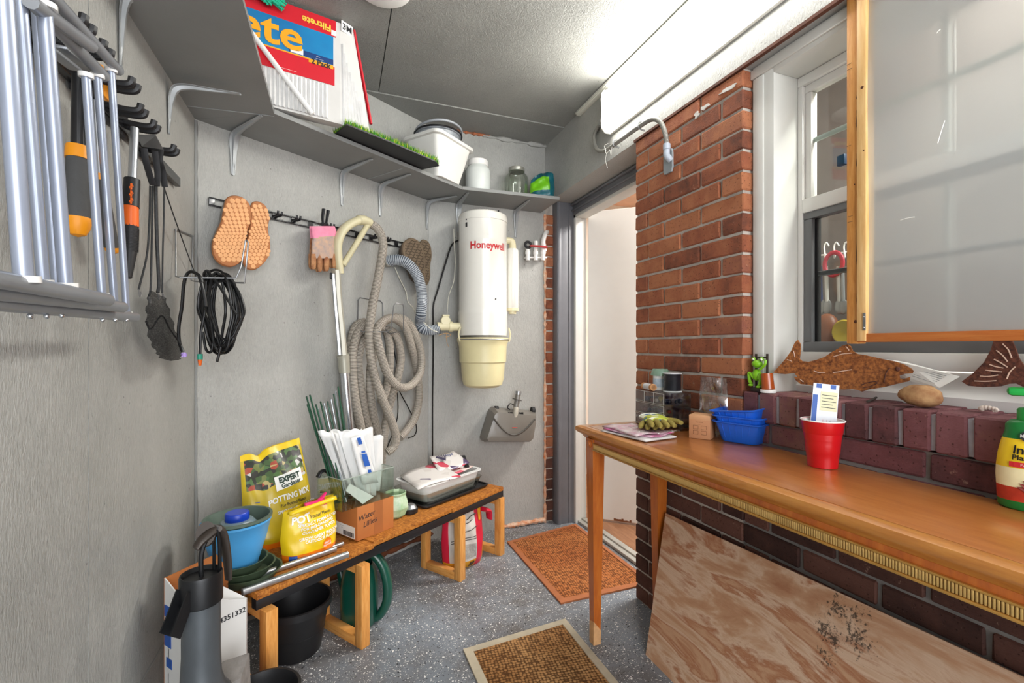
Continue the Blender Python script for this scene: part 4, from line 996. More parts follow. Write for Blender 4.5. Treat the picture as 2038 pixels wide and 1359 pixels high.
# ------------------------------------------------------------------ white water manifold with red handle
mf = thing('valve_manifold', 'white plastic pipe manifold with red lever and black ring on the back wall', 'valve')
pm = lambda px, py, d=.05: onY(px, py, YB-d)
for px in (1050, 1066, 1081): MB().cyl(pm(px, 518), pm(px, 492), .0125, 12).cyl(pm(px, 506), pm(px, 500), .016, 12).build('pipe', VINYL, mf)
MB().bar(pm(1044, 513, .03), pm(1087, 513, .03), .03, .008).build('clip_plate', VINYL, mf)
MB().tube([pm(1066, 480), pm(1066, 500)], .013, 12, 2).build('stem', VINYL, mf)
MB().tube([pm(1084, 500), pm(1081, 480), pm(1086, 464, .02), pm(1089, 462, -.0)], .014, 12, 5).build('riser', VINYL, mf)
c = pm(1051, 487, .06); MB().tube([c+Vector((.018*math.cos(a), 0, .018*math.sin(a))) for a in [2*math.pi*k/12 for k in range(12)]], .0085, 8, 3, True).build('black_ring', RUBBER, mf)
MB().tube([pm(1055, 489, .075), pm(1070, 490, .075), pm(1088, 492, .075)], lambda t: .0085+.004*t, 10, 4, flat=.6).build('lever', M('c8474a', .4), mf)
# ------------------------------------------------------------------ power brush head
ph = thing('power_brush_head', 'grey-brown electric carpet brush head hung low on the back wall', 'vacuum head', rot=(0, math.radians(4), 0))
ph.location = onY(1014, 845, YB-.06); ph.location.y = YB-.062
PHM = M('77726a', .38, 0, .06, 8, Coat_Weight=.2); PHD = M('4c4842', .5)
kk = lambda px: (px)*2.72/915
ol = [(-53, -34), (44, -34), (50, -28), (54, 8), (53, 28), (-36, 34), (-42, 28), (-52, -10), (-56, -28)]
ol = [(kk(x), kk(y)) for x, y in ol]
mb = MB(); c = (0, 0); R1 = [Vector((x, .05, z)) for x, z in ol]; R2 = [Vector((x, -.015, z)) for x, z in ol]; R3 = [Vector((x*.93, -.055, z*.84-.004)) for x, z in ol]; R4 = [Vector((x*.8, -.062, z*.62-.006)) for x, z in ol]
mb.loft([R1, R2, R3, R4]); mb.build('shell', PHM, ph, 30)
mb = MB(); arc = [Vector((kk(-42+88*k/16), -.063, kk(15-32*math.sin(math.pi*(k/16))))) for k in range(17)]
mb.tube(arc, .006, 6, 2); mb.build('bumper_groove', PHD, ph)
text('––', .03, M('d0463a', .5), ph, (.01, -.0635, kk(-2)), bold=.001, name='lettering')
for x in (-34, 46): MB().lathe([(.001, -.0), (.022, .0), (.022, .02), (.001, .02)], 16, Matrix.Translation((kk(x), -.0, kk(30))) @ Matrix.Rotation(math.pi/2, 4, 'Y')).build('wheel', RUBBER, ph)
mb = MB().tube([(kk(4), -.045, kk(14)), (kk(5), -.05, kk(30)), (kk(6), -.04, kk(38))], .015, 12, 4); mb.build('swivel_elbow', M('b9b4a6', .4), ph)
MB().tube([(kk(6), -.04, kk(38)), (kk(8), -.038, kk(52)), (kk(10), -.035, kk(68))], .0165, 12, 3).build('neck', M('817e78', .35, .2), ph)
MB().cyl((kk(7.6), -.038, kk(52)), (kk(8), -.038, kk(54)), .029, 14).build('neck_flange', M('5d5a55', .5), ph)
MB().cyl((kk(9.6), -.036, kk(63)), (kk(10), -.035, kk(70)), .018, 14).build('neck_tip', ALU, ph)
MB().tube([(kk(2), -.03, kk(42)), (kk(-6), -.03, kk(44)), (kk(-10), -.025, kk(36)), (kk(-4), -.02, kk(32))], .003, 6, 5).build('cord_loop', BLACK, ph)
mb = MB()
for x0 in (-11, 13):
    for i in range(5): mb.box((kk(x0+i*1.8), -.055, kk(22+(i % 2)*1.5)), (kk(x0+i*1.8+.9), -.046, kk(28-(i % 2)*1.5)))
o = mb.build('vent_slots', BLACK, ph, 0); o['kind'] = 'stuff'
# ------------------------------------------------------------------ things on the high shelf
ZT = ZS1
fp = thing('filter_package', 'torn red and blue air filter package standing on the corner shelf', 'filter package')
FBR = Vector((.006, 1.948, ZT+.012)); FDIR = Vector((.978, .207, 0)).normalized(); FN = Vector((FDIR.y, -FDIR.x, 0)); LEANV = Vector((0, 0, 1))
FW, FH = .485, .40
def FP(u, v, d=0): return FBR+FDIR*((u-1)*FW)+LEANV*(v*FH)+FN*d     # u 0..1 left to right, v 0..1 up
SIDE_T, SIDE_B = Vector((.055, 1.972, ZT+.012+FH)), Vector((.125, 2.03, ZT+.07))
PLEAT = M('dedddb', .8, 0, .08, 25, .5, 70); CARD = M('cfcdc9', .7, 0, .05, 8); PRED = M('d01d2c', .4, 0, .1, 3); PBLU = M('1b5fa0', .35, 0, .35, 1.6, col2='1fa0cf'); PBLD = M('1b3f77', .4)
PYEL = M('f0a722', .4)
mb = MB(); bl = FP(0, 0, -.05); tl_ = FP(0, 1, -.05)
mb.hexa([FP(0, 0), FP(1, 0), SIDE_B+Vector((0, 0, -.05)), bl, FP(0, 1), FP(1, 1), SIDE_T, tl_]); mb.build('carton', CARD, fp, 0)
def panel(name, u0, u1, v0, v1, mat, d=.002, v0b=None, v1b=None):
    v0b = v0 if v0b is None else v0b; v1b = v1 if v1b is None else v1b
    q = [FP(u0, v0, d), FP(u1, v0b, d), FP(u1, v1b, d), FP(u0, v1, d)]; q2 = [p-FN*.0016 for p in q]
    mb = MB(); mb.hexa([q2[0], q2[1], q[1], q[0], q2[3], q2[2], q[2], q[3]]); return mb.build(name, mat, fp, 0)
panel('red_header', 0, .965, .84, 1.0, PRED); panel('blue_panel', 0, .945, .555, .84, PBLU); panel('yellow_line', 0, .945, .542, .555, PYEL)
panel('red_footer', 0, .955, .36, .542, PRED); panel('logo_patch', .93, .965, .85, .90, INKW, .003)
panel('dark_strip', .62, .945, .56, .61, PBLD, .003); panel('size_label', .63, .72, .56, .615, INKW, .004); panel('pack_label', .76, .945, .515, .55, PYEL, .003)
# pleated media below the print and on the side
for i in range(26):
    u = .10+i*.031; mb = MB(); a = [FP(u, .02, .001), FP(u+.0145, .02, .009), FP(u+.029, .02, .001)]; b = [FP(u, .345, .001), FP(u+.0145, .345, .006), FP(u+.029, .345, .001)]
    mb.loft([a, b], cap=False, closed=False); mb.build('pleat', PLEAT, fp, 0)
s0, s1_ = FP(1, 0), SIDE_B+Vector((0, 0, -.04)); t0, t1_ = FP(1, .93), SIDE_T-Vector((0, 0, .03)); sn = (s1_-s0).cross(t0-s0).normalized()
if sn.y > 0: sn = -sn
for i in range(7):
    f0, f1 = .06+i*.11, .06+(i+1)*.11-.01
    a = [s0.lerp(s1_, f0)+sn*.001, s0.lerp(s1_, (f0+f1)/2)+sn*.008, s0.lerp(s1_, f1)+sn*.001]; tt = .86-.1*i*.9
    top = [t0.lerp(t1_, f0), t0.lerp(t1_, (f0+f1)/2), t0.lerp(t1_, f1)]
    b = [p.lerp(q, tt)+sn*(.001 if j != 1 else .006) for j, (p, q) in enumerate(zip(a, top))]
    mb = MB(); mb.loft([a, b], cap=False, closed=False); mb.build('pleat', PLEAT, fp, 0)
mb = MB(); e = .006; mb.hexa([SIDE_B+sn*e, SIDE_B+sn*e+FDIR*.006, SIDE_B+FDIR*.008-sn*e, SIDE_B-sn*e, SIDE_T+sn*e, SIDE_T+sn*e+FDIR*.005, SIDE_T+FDIR*.006-sn*e, SIDE_T-sn*e]); mb.build('red_edge', PRED, fp, 0)
FM = Matrix((FDIR, Vector((0, 0, 1)), FN)).transposed().to_4x4()
text('ete', .15, PYEL, fp, FP(.49, .70, .0035), FM, .003, .0012, sx=1.15, name='lettering'); text('Filtrete', .036, M('f3c94a', .5), fp, FP(.82, .91, .0035), FM @ Matrix.Rotation(math.pi, 4, 'Z'), .001)
text('2 Pack', .026, INK, fp, FP(.85, .532, .004), FM, .0008); text('––', .014, INK, fp, FP(.675, .587, .005), FM)
text('––', .014, INKW, fp, FP(.83, .592, .004), FM); text('–– –––', .010, INKW, fp, FP(.84, .571, .004), FM); text('–– ––– – ––', .011, INKW, fp, FP(.62, .385, .0035), FM)
text('–– ––– – –– –––', .010, INK, fp, FP(.8, .352, .008), FM)
SM = Matrix((Vector((0, 0, 1)).cross(sn).normalized(), sn.cross(Vector((0, 0, 1)).cross(sn)).normalized(), sn)).transposed().to_4x4()
mb = MB(); c_ = FP(1, .95).lerp(SIDE_T, .5); mb.box((-.026, -.02, .0005), (.026, .022, .0025), 0, Matrix.Translation(c_) @ SM); mb.build('logo_patch', INKW, fp, 0)
text('3M', .034, INK, fp, c_+sn*.003, SM, .001)
pr = thing('paper_roll', 'thin white paper tube leaning against the filter package', 'tube')
MB().tube([FP(.17, .86, .02), FP(.45, .47, .022), FP(.78, .0, .025)], .0095, 12, 3).build('roll', PAPER, pr)
db = thing('duster', 'teal bristle duster lying across the top of the filter package', 'duster')
TEAL = M('1fb48c', .5, 0, .2, 30); rr = random.Random(11)
for k in range(60):
    a = FP(.32+rr.uniform(-.06, .1), .985+rr.uniform(-.03, .015), .012+rr.uniform(0, .02)); b = FP(.52+rr.uniform(-.08, .08), .93+rr.uniform(-.05, .05), .02+rr.uniform(0, .02))
    MB().tube([a, a.lerp(b, .5)+Vector((0, 0, .012)), b], .0035, 5, 2).build('bristle', TEAL, db)
MB().tube([FP(.2, .985, .02), FP(.38, .965, .025), FP(.5, .93, .028)], .012, 10, 3).build('core', TEAL, db)
# turf mat
tf = thing('turf_mat', 'square of green artificial turf hanging over the shelf edge', 'turf mat')
poly = [onZ(640, 236, 2.0), onZ(735, 252, 2.0), onZ(838, 300, 2.0), onZ(861, 326, 2.0), onZ(838, 332, 2.0), onZ(770, 303, 2.0), onZ(668, 262, 2.0)]
poly = [(-.02, 2.05), (.16, 2.16), (.38, 2.29), (.455, 2.21), (.43, 2.165), (.22, 2.035), (.03, 1.93)]
def zt_(x, y): return ZT+.004
n = len(poly); mb = MB(); mb.add([(x, y, zt_(x, y)) for x, y in poly]+[(x, y, zt_(x, y)+.006) for x, y in poly], [tuple(reversed(range(n))), tuple(range(n, 2*n))]+[(i, (i+1) % n, (i+1) % n+n, i+n) for i in range(n)])
mb.build('backing', BLACK, tf, 0)
mb = MB(); rr = random.Random(5)
while len(mb.f) < 9000:
    x, y = rr.uniform(-.03, .46), rr.uniform(1.9, 2.3)
    if not inside((x, y), poly): continue
    z = zt_(x, y)+.005; h = rr.uniform(.016, .03); a = rr.uniform(0, 6.28); w = .0016; lx, ly = rr.uniform(-.012, .012), rr.uniform(-.012, .012)
    mb.m = rr.choice((0, 0, 1)); mb.add([(x-w*math.cos(a), y-w*math.sin(a), z), (x+w*math.cos(a), y+w*math.sin(a), z), (x+lx, y+ly, z+h)], [(0, 1, 2)])
o = mb.build('grass', [M('3f8a1c', .6, 0, .3, 30), M('b5c92c', .6, 0, .3, 30)], tf, 0, False); o['kind'] = 'stuff'
# white bin with a grey pail inside
def rrect(w, d, r, n=5):
    out = []
    for cx_, cy_, a0 in ((w/2-r, d/2-r, 0), (-w/2+r, d/2-r, 90), (-w/2+r, -d/2+r, 180), (w/2-r, -d/2+r, 270)):
        for k in range(n+1):
            a = math.radians(a0+90*k/n); out.append((cx_+r*math.cos(a), cy_+r*math.sin(a)))
    return out
bn_p = onY(888, 345, 2.44); bn_p.z = ZT
bn = thing('storage_bin', 'white tapered plastic bin on the angled shelf with pail inside', 'bin', (.50, 2.425, ZT), math.radians(38))
def rr_ring(w, d, r, z, wav=0): return [(x, y, z+wav*math.cos(2*math.atan2(y/d, x/w))**2) for x, y in rrect(w, d, r)]
mb = MB(); mb.loft([rr_ring(.185, .15, .03, 0), rr_ring(.19, .155, .03, .01), rr_ring(.285, .225, .035, .185, .02), rr_ring(.315, .25, .035, .187, .02), rr_ring(.315, .25, .035, .203, .02), rr_ring(.28, .215, .03, .203, .02), rr_ring(.18, .15, .028, .01)], cap=True)
mb.build('bin_shell', M('e3e2dc', .4, 0, .04, 6), bn, 40)
pl = thing('pail', 'grey round pail with dark handle nested in the white bin', 'pail', (.50, 2.45, ZT+.165), 0)
GP = M('8d9297', .35, 0, .06); MB().lathe([(.001, -.06), (.075, -.06), (.09, -.01), (.115, .085), (.123, .087), (.123, .1), (.113, .1), (.085, .0), (.001, -.05)], 36).build('pail_shell', GP, pl)
MB().tube([(.126*math.cos(a), .126*math.sin(a), .094-.03*max(0, math.cos(a*1))*0) for a in [2*math.pi*k/24 for k in range(24)]], .0045, 6, 2, True).build('rim_wire', BLACKG, pl)
MB().tube([(.124*math.cos(a), .124*math.sin(a)-.01, .1+.02*math.sin((a-3.5)*1)) for a in [3.3+k*.25 for k in range(12)]], .006, 8, 3).build('handle', M('9a9ea3', .4), pl)
# jars and bag
jp = onY(951, 370, 2.54)
wj = thing('plastic_jar', 'white plastic jar with wide lid on the short shelf', 'jar', (jp.x, 2.54, ZT))
MB().lathe([(.001, 0), (.068, 0), (.072, .006), (.072, .13), (.066, .148), (.054, .16), (.052, .166)], 36).build('jar_body', M('d6dad6', .4, 0, .05, 5), wj)
MB().lathe([(.056, .162), (.058, .164), (.058, .192), (.053, .196), (.001, .196)], 36).build('jar_lid', VINYL, wj)
jp = onY(1028, 370, 2.56)
gj = thing('glass_jar', 'empty clear glass jar on the short shelf beside the white jar', 'jar', (jp.x, 2.56, ZT))
GJ = GLASS((.97, .99, .96), .02, .965, .3)
MB().lathe([(.001, .001), (.06, .001), (.07, .01), (.071, .125), (.066, .145), (.05, .162), (.046, .168), (.046, .19), (.044, .19), (.044, .168), (.048, .16), (.064, .143), (.068, .125), (.067, .012), (.001, .006)], 36).build('glass', GJ, gj)
MB().lathe([(.0475, .172), (.0485, .174), (.0485, .192), (.046, .194), (.001, .194)], 30).build('jar_lid', M('a7a69c', .35, .5), gj)
bg = thing('seed_bag', 'crumpled green and teal bag at the right end of the short shelf', 'bag', (1.135, 2.50, ZT), math.radians(-18))
def puff(name, w, h, d, parent, mats, split=None, wob=.01, seed=1, nu=14, nv=14, top=.15, y0=0, pinch=1.0, topfn=None, lean=0):
    rr = random.Random(seed); ph_ = [rr.uniform(0, 6.28) for _ in range(6)]
    def side(sgn):
        def fn(u, v):
            x = (u-.5)*w*(1-.10*abs(2*v-.9)); prof_ = (math.sin(math.pi*min(1, u*1.0))**.45)*((1-v**2.2*(1-top)))*(min(1, .55+v*4))
            z = v*h+(topfn(u)*v if topfn else 0); wv = wob*(math.sin(9*u+7*v+ph_[0])+.7*math.sin(17*v-6*u+ph_[1])+.6*math.sin(23*u+11*v+ph_[2]))*(.3+v)*min(1, u*6, (1-u)*6)
            return Vector((x, y0+sgn*(d/2*prof_)+wv*.5+lean*v, z))
        return fn
    mb = MB()
    for sgn in (-1, 1):
        o0 = len(mb.f); mb.grid(side(sgn), nu, nv)
        if split:
            for j in range(nv):
                for i in range(nu): mb.mi[o0+j*nu+i] = split((i+.5)/nu, (j+.5)/nv)
    bot0 = [side(-1)(i/nu, 0) for i in range(nu+1)]; bot1 = [side(1)(i/nu, 0) for i in range(nu+1)]; mb.m = 0
    for i in range(nu): mb.add([bot0[i], bot0[i+1], bot1[i+1], bot1[i]], [(0, 1, 2, 3)])
    return mb.build(name, mats, parent, 60), side
GRB = M('74c41c', .3, 0, .15, 9); TLB = M('0c5a66', .3, 0, .25, 9)
puff('pouch', .15, .12, .09, bg, [TLB, GRB], lambda u, v: 1 if (.33 < v < .82 and u < .78) else 0, .012, 4, 18, 16, .1, topfn=lambda u: .05*math.sin(u*2.2))
# ------------------------------------------------------------------ bench against the angled wall
BZ = .36
bh = thing('bench', 'low plank bench of oriented strand board on square pine leg frames', 'bench', A0, AROT+.035)
# local: x = s along wall, y = -delta, z up
def BL(s, d, z): return (s, -d, z)
for i, (s0, s1, d0, d1, dz) in enumerate(((-.03, .415, .20, .512, 0), (.40, .868, .16, .506, .004), (.872, 1.285, .15, .509, .001))):
    if i == 1: s0 = .417
    MB().box(BL(s0, d1, BZ-.02+dz), BL(s1, d0, BZ+dz), .002).build('plank', OSB, bh)
MB().box(BL(-.03, .508, BZ-.052), BL(1.285, .479, BZ-.019), .001).build('edge_rail', BLACK, bh)
MB().box(BL(-.03, .235, BZ-.052), BL(1.285, .205, BZ-.021), .001).build('edge_rail', BLACK, bh)
def sd(p): p = Vector(p)-A0; return p.dot(AD), p.dot(AN)
for s, d in ((.0, .545), (.354, .54), (.934, .52), (1.262, .52)):
    lf = MB().box(BL(s-.019, d+.0, 0), BL(s+.019, d-.04, BZ-.052), .002).build('leg_frame', PINE, bh)
    MB().box(BL(s-.019, .29, 0), BL(s+.019, .255, BZ-.052), .002).build('rear_post', PINE, lf)
    MB().box(BL(s-.018, d-.04, 0), BL(s+.018, .29, .036), .002).build('foot_rail', PINEH, lf)
    MB().box(BL(s-.018, d-.04, BZ-.088), BL(s+.018, .29, BZ-.0525), .002).build('top_rail', PINEH, lf)
# silver tubes
for i, (a, b, r, lab) in enumerate((((478, 1158), (668, 1092), .0105, 'silver aluminium tube lying rearmost on the bench front'), ((482, 1178), (692, 1103), .0115, 'silver aluminium tube lying frontmost along the bench edge'), ((655, 1093), (683, 1083), .008, 'short thin silver tube end poking from the rear tube'))):
    t = thing('metal_tube', lab, 'tube', group='silver tubes on the bench')
    A, B = onZ(*a, BZ+r), onZ(*b, BZ+r)
    if i == 2: A.z = B.z = BZ+.011
    MB().tube([A, B], r, 14, 0).build('tube', ALU, t)
    if i < 2:
        for f in (.25, .7): q = A.lerp(B, f)+Vector((0, 0, r)); MB().ball(q-AN*(-.002), (.002, .002, .0008), 6).build('hole', BLACK, t)
# green saucers, blue pot, green pot, capped jar
pc = onZ(487, 1100, BZ+.05); SAU = M('44543f', .5, 0, .12, 9)
pc = Vector((-.308, 1.70, 0))
for k, (dx, dy, r, z, lab) in enumerate(((.035, .005, .094, BZ+.001, 'dark green plant saucer at the bottom of the stack on bench'), (.022, .0, .088, BZ+.022, 'dark green plant saucer in the middle of the stack'), (.008, -.002, .08, BZ+.043, 'dark green plant saucer right under the blue pot'))):
    t = thing('plant_saucer', lab, 'saucer', pc+Vector((dx, dy, z)), group='saucers under the blue pot')
    MB().lathe([(.001, 0), (r*.72, 0), (r*.8, .006), (r, .034), (r+.004, .036), (r-.002, .036), (r*.78, .008), (.001, .004)], 32).build('saucer', SAU, t)
bp = thing('flower_pot', 'bright blue plastic flower pot stacked on green saucers', 'pot', pc+Vector((0, 0, BZ+.049)))
BLU = M('4a9ed8', .42, 0, .05, 6)
MB().lathe([(.001, 0), (.055, 0), (.059, .004), (.087, .098), (.088, .102), (.099, .148), (.101, .15), (.101, .156), (.097, .156), (.084, .1), (.053, .008), (.001, .006)], 44).build('pot_shell', BLU, bp)
gp2 = thing('flower_pot', 'dark green flower pot nested inside the blue pot', 'pot', pc+Vector((.004, .004, BZ+.075)))
MB().lathe([(.001, 0), (.05, 0), (.055, .01), (.088, .128), (.099, .132), (.099, .14), (.091, .14), (.053, .016), (.001, .012)], 40).build('pot_shell', M('55665a', .5, 0, .1), gp2)
bj = thing('capped_jar', 'clear jar with royal blue screw cap standing in the pots', 'jar', pc+Vector((.0, .01, BZ+.09)))
MB().lathe([(.001, 0), (.045, 0), (.05, .01), (.062, .09), (.046, .11), (.034, .112)], 30).build('jar_body', M('7a8f96', .25, 0, .1), bj)
MB().lathe([(.034, .106), (.035, .108), (.035, .132), (.032, .136), (.001, .136)], 30).build('jar_cap', M('123fb8', .35), bj)
# potting mix bags
YEL = M('c9ae17', .32, 0, .14, 7, Coat_Weight=.15); YELB = M('e8c41c', .3, 0, .08, 6); ORG = M('ea7a12', .32, 0, .08, 6)
def mk_plants():
    t = NT('plant_photo_print'); co = t.co(); v = t.vor(co, 55); sep = t.n('ShaderNodeSeparateColor'); t.l(v.outputs['Color'], sep.inputs[0])
    c = t.ramp(sep.outputs[0], [(0, '20261a'), (.18, '3f5a2c'), (.34, '6f7a3d'), (.48, '2c2a24'), (.6, 'b8a66a'), (.72, 'a8452e'), (.82, '4d6f3a'), (.93, 'c9c7c2')], 'CONSTANT')
    return t.done(c, .35, 0)
PLANTS = mk_plants()
pb = thing('potting_mix_bag', 'tall yellow potting mix bag with plant photo leaning on the angled wall', 'bag', AW(.232, .205, BZ), AROT-.03)
_, sd_f = puff('bag_body', .262, .355, .10, pb, [YEL, PLANTS, YELB, ORG], lambda u, v: 2 if v > .93 else (1 if (.64 < v and .06 < u < .97) else (3 if v < .06 else 0)), .005, 3, 22, 32, .12, topfn=lambda u: .035*(u-.4)-(.02*math.exp(-((u-.28)/.08)**2)), lean=.11)
def on_bag(fn, w, h, off=.003):
    def g(p):
        u = max(.02, min(.98, p.x/w+.5)); v = max(.02, min(.98, p.z/h)); q = fn(-1)(u, v) if True else p
        return Vector((p.x*(1-.10*abs(2*v-.9)), q.y-off+p.y, q.z))
    return g
ob = on_bag(sd_f, .262, .355)
text('POTTING MIX', .0285, INKW, pb, (.03, 0, .168), bold=.001, fn=ob, sx=.92); text('For Potted Plants', .015, INK, pb, (.04, 0, .143), fn=ob)
text('SPECIALLY FORMULATED', .0145, INKW, pb, (.055, 0, .122), fn=ob, bold=.0004); text('FOR INDOOR &', .0145, INKW, pb, (.045, 0, .104), fn=ob, bold=.0004); text('OUTDOOR', .0145, INKW, pb, (.045, 0, .087), fn=ob)
text('––', .014, INKB, pb, (-.09, 0, .18), fn=ob, bold=.0006); text('––', .012, INKB, pb, (-.09, 0, .165), fn=ob)
mb = MB(); n = 14
mb.grid(lambda u, v: ob(Vector((-.02+u*.118, -.001, .198+v*.05+u*.008))), 10, 4); mb.build('brand_plate', INKW, pb, 0, False)
text('EXPERT', .027, M('1d3b2e', .5), pb, (.041, -.002, .232), fn=ob, bold=.0012); text('Gardener', .022, M('1d3b2e', .5), pb, (.044, -.002, .211), fn=ob, bold=.0006)
sb = thing('potting_mix_bag', 'small rolled-down yellow and orange potting mix bag with pink clip', 'bag', AW(.232, .385, BZ), AROT-.12)
_, sd2 = puff('bag_body', .205, .185, .115, sb, [YELB, ORG, INKW], lambda u, v: 1 if v < .16 else 0, .008, 9, 22, 24, .30, topfn=lambda u: .02*(u-.3))
ob2 = on_bag(sd2, .205, .185)
MB().grid(lambda u, v: Vector(((u-.5)*.17, -.03+.018*math.cos(v*3.1)*-1*.6, .178+.018*(u-.3)+.012*math.sin(v*3.1))), 8, 6).build('rolled_top', YELB, sb, 60, False, .002)
text('POT', .034, INKW, sb, (-.045, 0, .148), fn=ob2, bold=.0014); text('Potted Plants', .015, INK, sb, (.03, 0, .146), fn=ob2)
for i, (s_, x, z) in enumerate((('SPECIALLY FORMULATED', .02, .128), ('FOR FREE-DRAINING', .015, .114), ('CONTAINER PLANTS', .02, .1), ('GROW GREAT INDOOR', .02, .08), ('OUTDOOR PLANTS', .025, .068))): text(s_, .0135, INKW, sb, (x, 0, z), fn=ob2, bold=.0003)
mb = MB(); mb.grid(lambda u, v: ob2(Vector((.045+.019*u*math.cos(6.283*v), -.0012, .043+.019*u*math.sin(6.283*v)))), 3, 20); mb.build('orange_seal', ORG, sb, 0, False)
text('FEEDS 6', .0085, INKW, sb, (.045, -.002, .047), fn=ob2); text('MONTHS', .0085, INKW, sb, (.045, -.002, .038), fn=ob2)
mb = MB(); mb.grid(lambda u, v: ob2(Vector((-.09+u*.024, -.001, .004+v*.026))), 3, 3); mb.build('corner_mark', INKB, sb, 0, False)
ck = thing('bag_clip', 'hot pink plastic clip on the small potting mix bag', 'clip', AW(.247, .40, BZ+.192), AROT-.12)
HP = M('ee2a72', .35)
MB().box((-.04, -.022, -.012), (.035, -.006, -.002), .003).build('lower_jaw', HP, ck); MB().box((-.045, -.02, -.001), (.03, -.004, .008), .003).build('upper_jaw', HP, ck)
MB().tube([(.0, -.012, .006), (.018, -.012, .014), (.034, -.012, .03)], lambda t: .005+.006*math.sin(t*3), 10, 4, flat=.5).build('lever', HP, ck)
# cardboard box, glass tank, bags, stakes
bxs0, bxs1, bxd0, bxd1 = .398, .575, .27, .439
kb = thing('cardboard_box', 'brown cardboard box with handwriting carrying the glass tank on the bench', 'box', AW(bxs0, bxd1, BZ+.0045), AROT)
KRAFT = M('b06a34', .75, 0, .08, 6, .1, 60); KR2 = M('9d5c2c', .7, 0, .08, 6)
bw, bdp, bhh = bxs1-bxs0, bxd1-bxd0, .132
MB().box((0, 0, 0), (bw, bdp, bhh), .002).build('carton', KRAFT, kb)
MB().box((bw*.45, -.0006, .0), (bw*.68, .001, bhh), 0).build('tape', KR2, kb, 0)
MB().box((-.0006, .015, .004), (.001, bdp-.01, .05), 0).build('shipping_label', PAPER, kb, 0)
LM = Matrix.Rotation(-math.pi/2, 4, 'Z') @ Matrix.Rotation(math.pi/2, 4, 'X')
for i, (s_, z) in enumerate((('–– –––', .042), ('––', .034))): text(s_, .011, INK, kb, (-.0012, .10, z), LM, extr=.0001)
mb = MB(); rr = random.Random(2); y = .022
while y < .09: w = rr.choice((.001, .002, .003)); mb.box((-.0012, y, .008), (-.0004, y+w, .026)); y += w+rr.choice((.0015, .0025))
o = mb.build('barcode', INK, kb, 0); o['kind'] = 'stuff'
text('Water', .03, INK, kb, (.042, -.0008, .088), (math.pi/2, -.12, 0), extr=.0001, shear=.25, name='handwriting'); text('Lillies', .03, INK, kb, (.058, -.0008, .058), (math.pi/2, -.12, 0), extr=.0001, shear=.25, name='handwriting')
gt = thing('glass_tank', 'clear glass tank on the cardboard box holding stakes and white bags', 'tank', AW(.33, .44, BZ+.138), AROT)
TG = GLASS((.95, .99, .96), .02, .97, .2); tw, td, th_ = .245, .17, .12
for name, lo, hi in (('front_pane', (0, 0, 0), (tw, .004, th_)), ('rear_pane', (0, td-.004, 0), (tw, td, th_)), ('side_pane', (0, .004, 0), (.004, td-.004, th_)), ('side_pane', (tw-.004, .004, 0), (tw, td-.004, th_)), ('base_pane', (.004, .004, 0), (tw-.004, td-.004, .005))):
    MB().box(lo, hi).build(name, TG, gt, 0)
MB().tube([(0, 0, th_), (tw, 0, th_), (tw, td, th_), (0, td, th_)], .002, 6, 0, True).build('rim', M('9aa59a', .2), gt)
dk = thing('leaf_debris', 'dark green-black leafy debris lying in the glass tank', 'debris', AW(.34, .43, BZ+.144), AROT)
mb = MB(); rr = random.Random(8)
for k in range(60):
    x, y, z = rr.uniform(.006, .13), rr.uniform(.01, .14), rr.uniform(.004, .05); a = rr.uniform(0, 6.28); mb.add([(x, y, z), (x+.02*math.cos(a), y+.01, z+.008), (x+.03*math.cos(a), y+.02*math.sin(a), z+.002), (x+.01*math.cos(a), y-.008, z-.002)], [(0, 1, 2, 3)])
o = mb.build('leaf_litter', M('2f3a1e', .6, 0, .4, 30), dk, 0, False); o['kind'] = 'stuff'
POLY = M('dcdcda', .45, 0, .05, 9, .2, 25)
fans = [((632, 858), (690, 856), (712, 990), (690, 985), .36, 'leftmost white plastic sleeve fanned out of the glass tank'), ((655, 860), (722, 856), (735, 995), (703, 995), .385, 'white plastic sleeve second from left in the tank fan'), ((672, 858), (742, 852), (748, 985), (715, 990), .40, 'white plastic sleeve in the middle of the tank fan'),
        ((700, 862), (763, 868), (756, 985), (728, 990), .355, 'rightmost white plastic sleeve standing in the glass tank')]
for i, (tl_, tr_, br_, bl_, dl, lab) in enumerate(fans):
    t = thing('plastic_sleeve', lab, 'plastic bag', group='white sleeves in the tank')
    q = [onA(*p, dl) for p in (tl_, tr_, br_, bl_)]; zf = AW(0, 0, BZ+.147).z
    for k in (2, 3): q[k].z = max(q[k].z, zf)
    def fn(u, v, q=q, i=i):
        p = q[0].lerp(q[1], u).lerp(q[3].lerp(q[2], u), v); return p+AN*(.007*math.sin(u*9+i*2)*(1-v*.5)+.004*math.sin(u*21+v*5+i))+Vector((0, 0, .006*math.sin(u*13+i)*(1-v)))
    MB().grid(fn, 16, 10).build('film', POLY, t, 60, False, .0012)
wp = thing('plant_label_sleeve', 'white sleeve with blue printing standing in the glass tank', 'plastic bag')
q = [onA(*p, .425) for p in ((697, 872), (722, 866), (752, 960), (722, 965))]
MB().grid(lambda u, v: q[0].lerp(q[1], u).lerp(q[3].lerp(q[2], u), v)+AN*.003*math.sin(u*8), 8, 8).build('film', POLY, wp, 60, False, .001)
mb = MB(); qq = lambda u, v: q[0].lerp(q[1], u).lerp(q[3].lerp(q[2], u), v)+AN*.006
for (u0, u1, v0, v1) in ((.42, .72, .02, .16), (.45, .75, .3, .34), (.4, .8, .36, .62), (.5, .75, .7, .78)): mb.add([qq(u0+.05*(v0), v0), qq(u1, v0), qq(u1, v1), qq(u0, v1)], [(0, 1, 2, 3)])
mb.build('blue_print', INKB, wp, 0, False)
pt = thing('plant_tag', 'small white printed card leaning inside the front of the glass tank', 'card')
